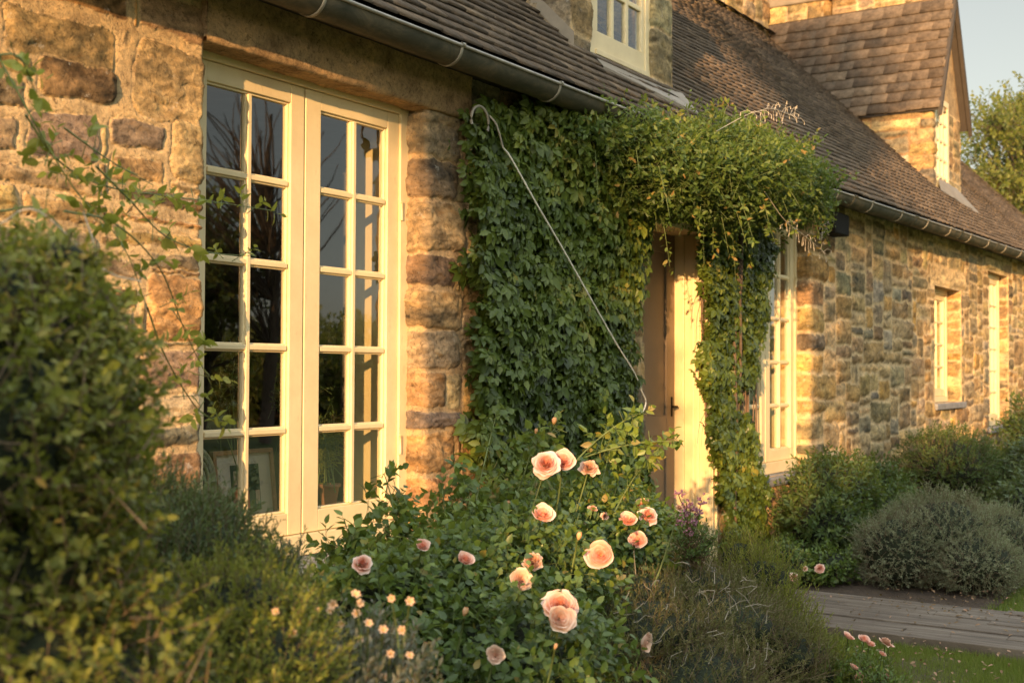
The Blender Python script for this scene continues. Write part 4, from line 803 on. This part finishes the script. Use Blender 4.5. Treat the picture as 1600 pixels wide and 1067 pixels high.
def surf(px,py,blobs,dflt,off=.03):      # depth at which the line of sight first meets the bush
    d=ray(px,py); best=None
    for b in blobs:
        o=(CP-np.array(b[:3]))/np.array(b[3:6]); v=d/np.array(b[3:6]); A=v@v; B_=2*o@v; C_=o@o-1.05; q=B_*B_-4*A*C_
        if q>0: t=(-B_-math.sqrt(q))/(2*A); best=t if best is None else min(best,t)
    return (best-off) if best else dflt
for i,(px,py,sz,kd,z) in enumerate(roses):
    z=surf(px,py,rb+hb_,z,.05); p=dep(px,py,z); R=sz/1900*z*.465
    to=nrm(CP-p); ax=nrm(to*(.75 if kd in('open',) else .45)+np.array([random.uniform(-.3,.3),-.1,.45 if kd!='pale' else .1]))
    if kd=='bud': ax=nrm(np.array([random.uniform(-.3,.3),-.3,1.])); 
    if i in (12,): ax=nrm(to+np.array([.0,0,.25]))
    if i in (13,): ax=nrm(to+np.array([0,0,.5]))
    if i in (22,): ax=nrm(np.array([.2,-.2,-.1])+to*.2)
    ms=BM[kd]; sc=R*(1.0 if kd!='bud' else 1.6)*1.08 if kd!='bud' else R*1.6
    o=place(ms[i%len(ms)],'rose_bud' if kd=='bud' else 'rose_bloom',RB,p-ax*R*.4,ax,sc,random.uniform(0,6.28))
    mb=MB(); b=p-ax*R*.5; a=b+np.array([random.uniform(-.06,.06),.08,-.28]); t=np.linspace(0,1,6)[:,None]; mb.tube((1-t)*a+t*b+np.sin(t*math.pi)*np.array([.01,0,0]),np.linspace(.004,.0026,6),5)
    mb.tube([b-ax*R*.15,b+ax*R*.12],[R*.18+.001,R*.26],6); mb.build('flower_stem',M['gstem'],RB)
# ---- shrubs ----------------------------------------------------------------------
bush('boxwood_shrub','large blurred yellow-green shrub filling the lower left corner','shrub',bl((20,560,1.85,.17,.18,.17),(75,540,1.95,.12,.16,.14),(20,700,1.8,.19,.2,.2),(85,700,1.9,.14,.16,.2),(30,900,1.75,.2,.2,.25),(95,880,1.95,.13,.16,.2),(100,1040,1.9,.16,.18,.2),(-80,700,1.75,.3,.3,.3),(-60,480,1.8,.16,.2,.13),(40,465,1.9,.10,.15,.08),(130,610,2.0,.08,.12,.10),(60,1150,1.7,.25,.3,.3),(150,780,2.0,.08,.1,.12),(115,480,1.98,.085,.1,.07),(160,560,2.0,.075,.1,.09),(150,680,2.02,.075,.1,.1),(90,410,1.95,.07,.1,.05)),
 4200,9,.065,.019,.0105,M['box'],71,.4,1.0,'ovate',.42,.2,4.5,cs=.62,rnd=.5)
bush('rosemary_shrub','blue-green needle-leaved shrub under the left end of the tall window','shrub',bl((310,875,2.6,.16,.17,.14),(240,820,2.7,.13,.12,.12),(285,815,2.8,.10,.1,.07),(395,905,2.75,.11,.13,.08),(300,1000,2.5,.25,.2,.2),(345,815,2.85,.05,.08,.05),(250,960,2.5,.14,.14,.2)),
 3000,15,.085,.019,.0042,M['blue'],72,.9,.75,'diamond',.45,.14,4,rnd=.35,cs=.6)
bush('heath_shrub','bright yellow-green fine-leaved shrub at the bottom left','shrub',bl((370,960,2.15,.14,.14,.11),(300,1040,2.05,.16,.15,.12),(420,1050,2.05,.13,.14,.12),(450,960,2.3,.07,.1,.08),(330,1140,1.95,.2,.2,.15),(230,1060,2.05,.1,.12,.12)),
 2200,14,.07,.015,.0042,M['lime'],73,.9,.8,'diamond',.45,.14,4,rnd=.35,cs=.6)
bush('brown_heath','wide dark heath with brownish tips in front of the door','shrub',HB,
 5600,14,.075,.020,.0036,M['heath'],74,.8,.7,'diamond',.5,.3,5,rnd=.55,cs=.62)
mb=MB(); r=np.random.default_rng(5)
bt=[x for x in COL.objects if x.name.startswith('brown_heath')][0]
for k in range(90):
    a=dep(r.uniform(890,1200),r.uniform(880,1050),r.uniform(3.8,4.3)); d=nrm(r.normal(size=3)*np.array([1,.5,.5]))*r.uniform(.04,.13); mb.tube([a,a+d*.35+r.normal(size=3)*.008,a+d*.7+r.normal(size=3)*.012,a+d],[.0016,.0013,.001,.0007],4)
tag(mb.build('bare_twigs',M['straw2'],bt),kind='stuff')
bush('upright_heath','olive green upright heath beside the path end','shrub',bl((1190,920,5.2,.16,.2,.20),(1215,1000,5.0,.18,.22,.24),(1160,880,5.4,.14,.16,.14),(1260,1040,4.9,.16,.2,.16)),
 1500,16,.11,.022,.0032,M['lime'],75,1.4,.6,'diamond',.5,.12,4,rnd=.3,cs=.6)
bush('leafy_shrub','dark leafy shrub beneath the second tall window','shrub',[(9.4,-.45,.42,.75,.35,.42),(10.3,-.5,.36,.6,.35,.36),(8.9,-.55,.3,.5,.3,.34),(9.9,-.8,.25,.5,.3,.3)],2600,9,.13,.05,.022,M['green'],76,.5,1.0,'ovate',.4,.16,4)
bush('santolina','rounded grey-green feathery shrub on the far side of the path','shrub',[(8.75,-1.45,.26,.48,.46,.40),(9.15,-1.7,.22,.42,.40,.32),(8.45,-1.25,.22,.34,.34,.30),(8.5,-1.75,.18,.36,.30,.24),(9.4,-1.5,.2,.35,.34,.30)],6500,12,.07,.017,.0055,M['grey'],78,.3,.9,'diamond',.3,.2,7,rnd=.5,cs=.72)
bush('clipped_shrub','dark rounded shrub against the stone wall behind the grey-green one','shrub',[(11.9,-.75,.55,.62,.5,.42),(12.5,-.7,.45,.5,.4,.36)],2600,9,.09,.03,.014,M['green'],79,.3,1.0,'diamond',.3,.08,4)
bush('glossy_shrub','broad dark green shrub dotted with pale buds at the right edge','shrub',[(11.0,-1.9,.38,.55,.5,.42),(11.6,-2.2,.40,.6,.5,.42),(10.6,-1.75,.28,.4,.4,.34),(12.6,-2.1,.4,.6,.6,.5),(12.4,-1.5,.4,.6,.5,.5)],3200,8,.15,.06,.024,M['blue'],80,.5,1.0,'ovate',.4,.14,4)
bush('tall_shrub','tall dark green shrub against the far end of the wall','shrub',[(15.6,-1.2,.75,.8,.7,.62),(16.8,-1.2,.7,1.0,.7,.7),(15.0,-1.0,.5,.5,.5,.5)],2600,9,.15,.06,.026,M['green'],81,.5,1.0,'ovate',.4,.14,4)
bush('ground_roses','low pink rose plant at the foot of the leafy shrub','rose bush',[(7.95,-.62,.13,.24,.2,.16),(8.2,-.85,.12,.26,.2,.14),(8.35,-.5,.12,.24,.2,.16)],700,7,.08,.034,.020,M['rosel'],82,.5,1.0,'ovate',.5,.1,4)
gr=COL.objects['ground_roses']
for i,(px,py,sz) in enumerate(((1240,902,12),(1281,888,13),(1258,888,7))):
    p=dep(px,py,7.45 if i!=1 else 7.6); ax=nrm(CP-p+np.array([0,0,1.5])); place(BM['open'][i%3],'rose_bloom',gr,p,ax,sz/1900*7.5*.62,i)
# pink flowers by the lawn
fl=bush('pink_garden_flowers','low plant with pale pink flowers at the edge of the lawn','flower',bl((1330,1050,4.9,.13,.14,.09),(1370,1080,4.7,.13,.14,.10),(1290,1070,4.8,.14,.14,.12)),650,8,.08,.026,.010,M['rosel'],83,.8,.8,'ovate',.6,.1,4,cs=.4)
mb=MB()
for i,(px,py,sz) in enumerate(((1325,996,15),(1350,1000,16),(1358,1007,14),(1383,1003,18),(1389,1009,12),(1334,1044,14),(1343,1061,16),(1385,1058,15),(1362,1046,12),(1378,1022,10))):
    p=dep(px,py,4.75); place(BM['faded'][0] if i%4==3 else BM['cup'][i%2],'flower_head',fl,p,nrm(np.array([random.uniform(-.6,.6),-.5,.9])),sz/1900*4.75*.62,i).data
    mb=MB(); mb.tube([p+np.array([random.uniform(-.03,.03),.02,-.16]),p],.0022,5); mb.build('flower_stem',M['gstem'],fl)
# mauve cluster by the door jamb
mv=bush('mauve_flowers','thin stems with dusty mauve flower clusters before the door frame','flower',bl((1085,850,4.75,.10,.09,.07),),160,7,.07,.02,.008,M['green'],84,1.,.8,'ovate',.6,.1,4,cs=0)
mb=MB(); hb=MB()
for (px,py) in ((1060,772),(1072,786),(1078,792),(1090,798),(1083,815),(1068,800),(1096,782),(1075,830),(1062,815)):
    p=dep(px,py,4.7); a=dep(1080+random.uniform(-8,8),860,4.8); t=np.linspace(0,1,6)[:,None]; mb.tube((1-t)*a+t*p+np.sin(t*math.pi)*np.array([.015,0,0]),.0018,5)
    for k in range(16):
        q=p+np.random.default_rng(k+px).normal(size=3)*np.array([.011,.010,.007]); d=nrm(q-p+np.array([0,0,.004]))*.008; hb.tube([q,q+d],[.0028,.0045],5)
mb.build('stems',M['rstem'],mv); hb.build('flower_heads',M['mauve'],mv); hb.v and None
me=mv.children
# small orange-peach flowers in front, lower left
def star(seed):
    mb=MB(); r=np.random.default_rng(seed)
    for k in range(6):
        a=k*math.pi/3+r.normal()*.08; L_=[]; 
        for (t,w_,z) in ((0,.06,0),(.35,.26,.35),(.75,.32,.62),(1.05,.04,.62)): 
            for s_ in (-1,0,1): L_.append((t*math.cos(a)-s_*w_*math.sin(a),t*math.sin(a)+s_*w_*math.cos(a),z-(.06 if s_==0 else 0)))
        mb.add(L_,[(i*3+j,i*3+j+1,(i+1)*3+j+1,(i+1)*3+j) for i in range(3) for j in range(2)],0,True)
    me=bpy.data.meshes.new('flower_head'); V=np.concatenate(mb.v); me.from_pydata(V.tolist(),[],mb.f); me.materials.append(M['orange']); a=me.attributes.new('tint','FLOAT','POINT'); a.data.foreach_set('value',np.clip(np.hypot(V[:,0],V[:,1]),0,1).astype(np.float32)); return me
of=bush('orange_flower_plant','grey-green plant with many small peach flowers in the lower foreground','flower',bl((520,1040,2.35,.20,.16,.10),(450,1050,2.25,.12,.12,.10),(600,1060,2.45,.10,.12,.08),(520,1120,2.2,.25,.2,.12)),900,9,.07,.026,.008,M['silver'],85,1.0,.8,'diamond',.6,.12,4,cs=.45)
st_=[star(k) for k in range(2)]; mb=MB()
fp=[(495,955),(598,985),(628,985),(545,1060),(470,1010),(520,945),(640,940),(575,1050),(430,955),(436,983),(458,990),(508,1000),(534,975),(555,930),(562,944),(610,1022),(580,1035),(535,1048),(465,1043),(450,1035),(495,1010),(600,1060),(505,1035),(640,1025),(515,955),(488,1055),(556,960),(420,1040),(612,935),(560,1000),(575,975)]
for i,(px,py) in enumerate(fp):
    z=(2.02 if px<480 else 2.2)+.12*((i*7)%5)/5; p=dep(px,py,z); place(st_[i%2],'flower_head',of,p,nrm(CP-p+np.array([random.uniform(-.9,.9),0,random.uniform(.2,1.6)])),(.0078+.003*((i*3)%4)/4)*z/2.35,i)
    a=dep(px+random.uniform(-15,15),py+90,z+.02); mb=MB(); mb.tube([a,(a+p)/2+np.array([.003,0,0]),p],.0016,5); mb.build('flower_stem',M['gstem'],of)
# grey flower spikes by the window corner
lv=empty('lavender',(3.2,-1.2,0),'faded grey-mauve flower spikes below the window corner','lavender'); B=[];Dd=[];mb=MB(); r=np.random.default_rng(9)
for k in range(26):
    b=dep(r.uniform(420,490),960,2.9); t=dep(r.uniform(415,490),r.uniform(838,900),2.95+r.uniform(-.1,.1)); mb.tube([b,(b+t)/2+np.array([.01,0,0]),t],.0018,5)
    for j in range(9): B.append(b+(t-b)*(.62+.045*j)); Dd.append(r.normal(size=3)*.8+np.array([0,0,.9]))
mb.build('stems',M['straw'],lv); B=np.array(B); twigs('flower_spikes',B,np.array(Dd),np.full(len(B),.012),6,.007,.004,M['mauveleaf'] if 'mauveleaf' in M else M['silver'],lv,9,1.1,'diamond')
# ---- climbing stems crossing the wall and window on the left ----------------------
cl=empty('climbing_rose_branch',(1.3,-1.2,0),'arching leafy climber stems in front of the left wall and window','climber'); mb=MB(); B=[];Dd=[]
paths=[[(-30,40,2.6),(20,130,2.6),(70,220,2.65),(120,300,2.7),(190,380,2.75),(230,480,2.8)],[(40,180,2.6),(90,250,2.7),(160,290,2.9),(250,305,3.2),(330,315,3.5),(430,330,3.8)],[(150,260,2.7),(200,310,2.8),(260,370,3.0),(330,395,3.3),(400,400,3.6)],
 [(20,350,2.2),(90,400,2.3),(150,470,2.4),(210,560,2.5)],[(100,330,2.4),(180,350,2.6),(250,420,2.8),(290,520,3.0),(330,600,3.3)],[(230,480,2.8),(260,560,2.9),(310,640,3.1),(350,660,3.2)],[(-20,90,2.4),(30,90,2.4),(60,160,2.5)],[(0,330,2.3),(70,330,2.3),(140,420,2.4)],[(100,200,2.7),(170,250,2.8),(240,290,3.0)]]
for k,pth in enumerate(paths):
    q=smooth_path([dep(*a) for a in pth]); mb.tube(q,np.linspace(.0026,.001,len(q)),5)
    for j in range(2,len(q)):
        if rng.random()<.5: B.append(q[j]); Dd.append(nrm(rng.normal(size=3)+np.array([.3,-.2,.2])))
mb.build('stems',M['gstem'],cl); B=np.array(B); twigs('foliage',B,np.array(Dd),np.full(len(B),.055),5,.038,.020,M['lime'],cl,13,.95,'ovate',stem=M['gstem'],bias=.3)
mb=MB()
for pth in ([(20,370,1.9),(70,400,1.95),(110,440,2.0),(90,480,2.)],[(0,350,2.0),(60,330,2.0),(160,420,2.1),(220,440,2.2)],[(130,330,2.2),(150,400,2.2),(135,460,2.2)]): mb.tube(smooth_path([dep(*a) for a in pth]),.0016,5)
mb.build('dry_stems',M['straw'],cl)
# ---- grass -----------------------------------------------------------------------
def grass(x0,x1,y0,y1,n,h,seed):
    r=np.random.default_rng(seed); P=np.stack([r.uniform(x0,x1,n),r.uniform(y0,y1,n),np.full(n,-.03)],1); d=nrm(np.stack([r.normal(size=n)*.35,r.normal(size=n)*.35,np.ones(n)],1)); L_=h*r.uniform(.5,1.3,n)
    t=np.clip(.5+.3*noise3(P*2.5,seed)+r.normal(size=n)*.18,0,1)
    V,F,q=leafset(P,d,rv(n,r),L_,np.full(n,.0045),shape='needle'); return V,F,np.repeat(t,q)
V1,F1,t1=grass(4.9,6.6,-3.3,-1.25,130000,.055,1); V2,F2,t2=grass(7.72,14,-4.6,-1.9,70000,.05,2)
tag(fast('grass',np.concatenate([V1,V2]),[F1[0],F2[0]+len(V1)],M['grass'],tint=np.concatenate([t1,t2])),kind='stuff')
r=np.random.default_rng(77); n=900; P=np.concatenate([np.stack([r.uniform(7.3,9.6,500),r.normal(-1.9,.35,500)*1.0,np.full(500,.052)],1),np.stack([r.uniform(6.62,7.6,120),r.uniform(-3.2,-.3,120),np.full(120,.058)],1),np.stack([r.uniform(5.2,6.6,280),r.uniform(-2.4,-.9,280),np.full(280,.045)],1)])
P[:,2]=np.where((P[:,0]>7.62),.045,P[:,2]); dd=r.normal(size=(n,3))*np.array([1,1,.15]); nn_=r.normal(size=(n,3))*.3+np.array([0,0,1.])
tag(leaves('fallen_leaves',P,dd,nn_,r.uniform(.012,.035,n),r.uniform(.008,.018,n),np.clip(r.normal(.6,.3,n),0,1),M['litter'],None),kind='stuff')
# ---- trees -----------------------------------------------------------------------
def tree(name,label,loc,h,crown,ntw,tl,lL,lW,mt,seed,trunk=.18,bare=False,k=8,shell=.7,group=None,lump=.25,tip=.5,gap=-.22):
    e=empty(name,loc,label,'tree',group); r=np.random.default_rng(seed); loc=np.array(loc,float); mb=MB(); ends=[]
    blobs=[(loc[0]+a,loc[1]+b,loc[2]+c,d,d*f_,g) for a,b,c,d,f_,g in crown]
    top=np.array([loc[0]+r.normal()*.2,loc[1]+r.normal()*.2,loc[2]+h*.8]); tt=np.linspace(0,1,8)[:,None]; tr=loc+(top-loc)*tt+np.sin(tt*5)*np.array([.08,.05,0]); mb.tube(tr,trunk*(1-.8*tt[:,0]),8)
    mb.build('trunk',M['bark'],e); lb=MB()
    P,N_=blob_pts(blobs,140 if not bare else 150,.6,.2,2,seed,zmin=.5)
    for p in P:
        a=tr[int(np.clip((p[2]-loc[2])/h/.8*7-1.5,1,6))]; t=np.linspace(0,1,6)[:,None]; m=(a+p)/2+r.normal(size=3)*.25+np.array([0,0,-.1]); q=(1-t)**2*a+2*t*(1-t)*m+t*t*p; lb.tube(q,np.linspace(trunk*.22,.01,6),4)
    lb.build('limbs',M['bark'],e)
    if ntw:
        P,N_=blob_pts(blobs,ntw,shell,lump,2.2,seed+2,zmin=.3); c=noise3(P*2.2/max(.6,blobs[0][3])*1.6,seed+3)
        ok=c>gap; P=P[ok];N_=N_[ok]
        Dt=nrm(N_+rv(len(P),r)*.8+np.array([0,0,.2])); twigs('crown',P,Dt,np.full(len(P),tl),k,lL,lW,mt,e,seed,1.0,'diamond',stem=M['bark'],srad=.004)
    return e
tree('garden_tree','pale green airy tree rising beyond the far end of the roof',(38,3.2,.7),9.8,[(0,0,6.8,2.2,1,2.3),(-4.2,0,5.6,1.6,1,1.5),(-5.6,0,4.2,1.5,1,1.3),(-3.4,.2,7.4,1.0,1,.9),(1.9,.6,5.2,1.8,1,1.7),(-2.2,.4,4.6,1.9,1,1.8),(.3,0,8.4,1.3,1,1.2),(3.4,-.4,6.4,1.6,1,1.6),(-1.2,.3,7.4,1.2,1,1.1)],5600,.45,.15,.09,M['tree'],5,.2,k=7,shell=.95,gap=.0)
tree('garden_tree','darker lower tree behind the pale one at the right edge',(46,5,0),8,[(0,0,4.2,3.6,1,2.6),(4,1,4.4,3,1,3),(-3,2,3.6,2.6,1,2.2)],2600,.6,.22,.14,M['tree'],6,.25,k=7)
# trees outside the picture: they shade the house and stand mirrored in the panes
def sh_tree(xw,zw,Y,rx,rz,n,seed,lab,lL=.10,base=True,extra=()):
    X=xw-KX*abs(Y); Z=zw+KZ*abs(Y); cr=[(0,0,Z,rx,1,rz)]+[(a,0,Z+b,c,1,d) for a,b,c,d in extra]
    return tree('garden_tree',lab,(X,-abs(Y),0),Z,cr,n,.3,lL,lL*.6,M['tree'],seed,.12,k=8,shell=.95,lump=.2)
sh_tree(5.3,4.0,7.,1.15,.80,1500,201,'high crowned tree to the left shading the eave',.12)
sh_tree(6.05,1.5,6.2,.30,1.35,420,202,'slim tree to the left shading the creeper',.10)
sh_tree(12.25,1.9,6.2,.56,1.8,620,203,'slim tree to the left shading the far wall',.10)
sh_tree(10.5,6.2,7.5,1.3,1.7,1100,204,'tall tree to the left shading the upper roof',.12)
for i,(xw,zt) in enumerate(((0.,.3),(2.0,-.1),(6.4,-1.5),(10.4,.05),(12.8,.25),(16.,.2),(19.5,.4))):
    Y=5.8+.3*(i%2); X=xw-KX*Y; top=zt+KZ*Y
    tree('hedge_tree',['first','second','third','fourth','fifth','sixth','last'][i]+' leafy tree of the boundary row to the left of the house',(X,-Y,0),top,[(0,0,top*.5,1.0,.7,top*.5)]+[(-.6,.1,top*.8,.55,.7,top*.18),(.6,0,top*.78,.55,.7,top*.2)],1500,.3,.13,.08,M['green'],210+i,.1,k=8,shell=.9,lump=.1,group='trees of the boundary row')

tree('garden_tree','tall loose tree standing across the garden opposite the tall window',(17.2,-15,0),6.4,[(0,0,3.6,1.5,1,1.7),(-1.2,.5,3.0,1.4,1,1.4)],1300,.45,.16,.09,M['tree'],11,.16,k=7)
tree('garden_tree','bare branched tree across the garden opposite the window',(17.6,-13.5,0),8.2,[(0,0,5.4,1.9,1,2.0),(-1.5,0,5.0,1.6,1,1.8)],0,.5,.2,.12,M['tree'],12,.14,bare=True)
for i,(x,y,h) in enumerate(((12,-15,4.0),(21,-17,2.4),(26,-19,3.0),(32,-19,3.4),(39,-20,4.4),(47,-20,5),(56,-20,5.5))):
    tree('garden_tree',['low spreading dark tree at the left of the far row','low rounded tree second in the far row','bushy tree third in the far row','bushy tree fourth in the far row','broad tree fifth in the far row','broad tree sixth in the far row','last broad tree in the far row'][i],(x,y,0),h,[(0,0,h*.55,2.8,1,h*.42),(1.8,0,h*.4,2.4,1,h*.36)],1400,.5,.22,.14,M['tree'],30+i,.2,k=7,shell=.8)
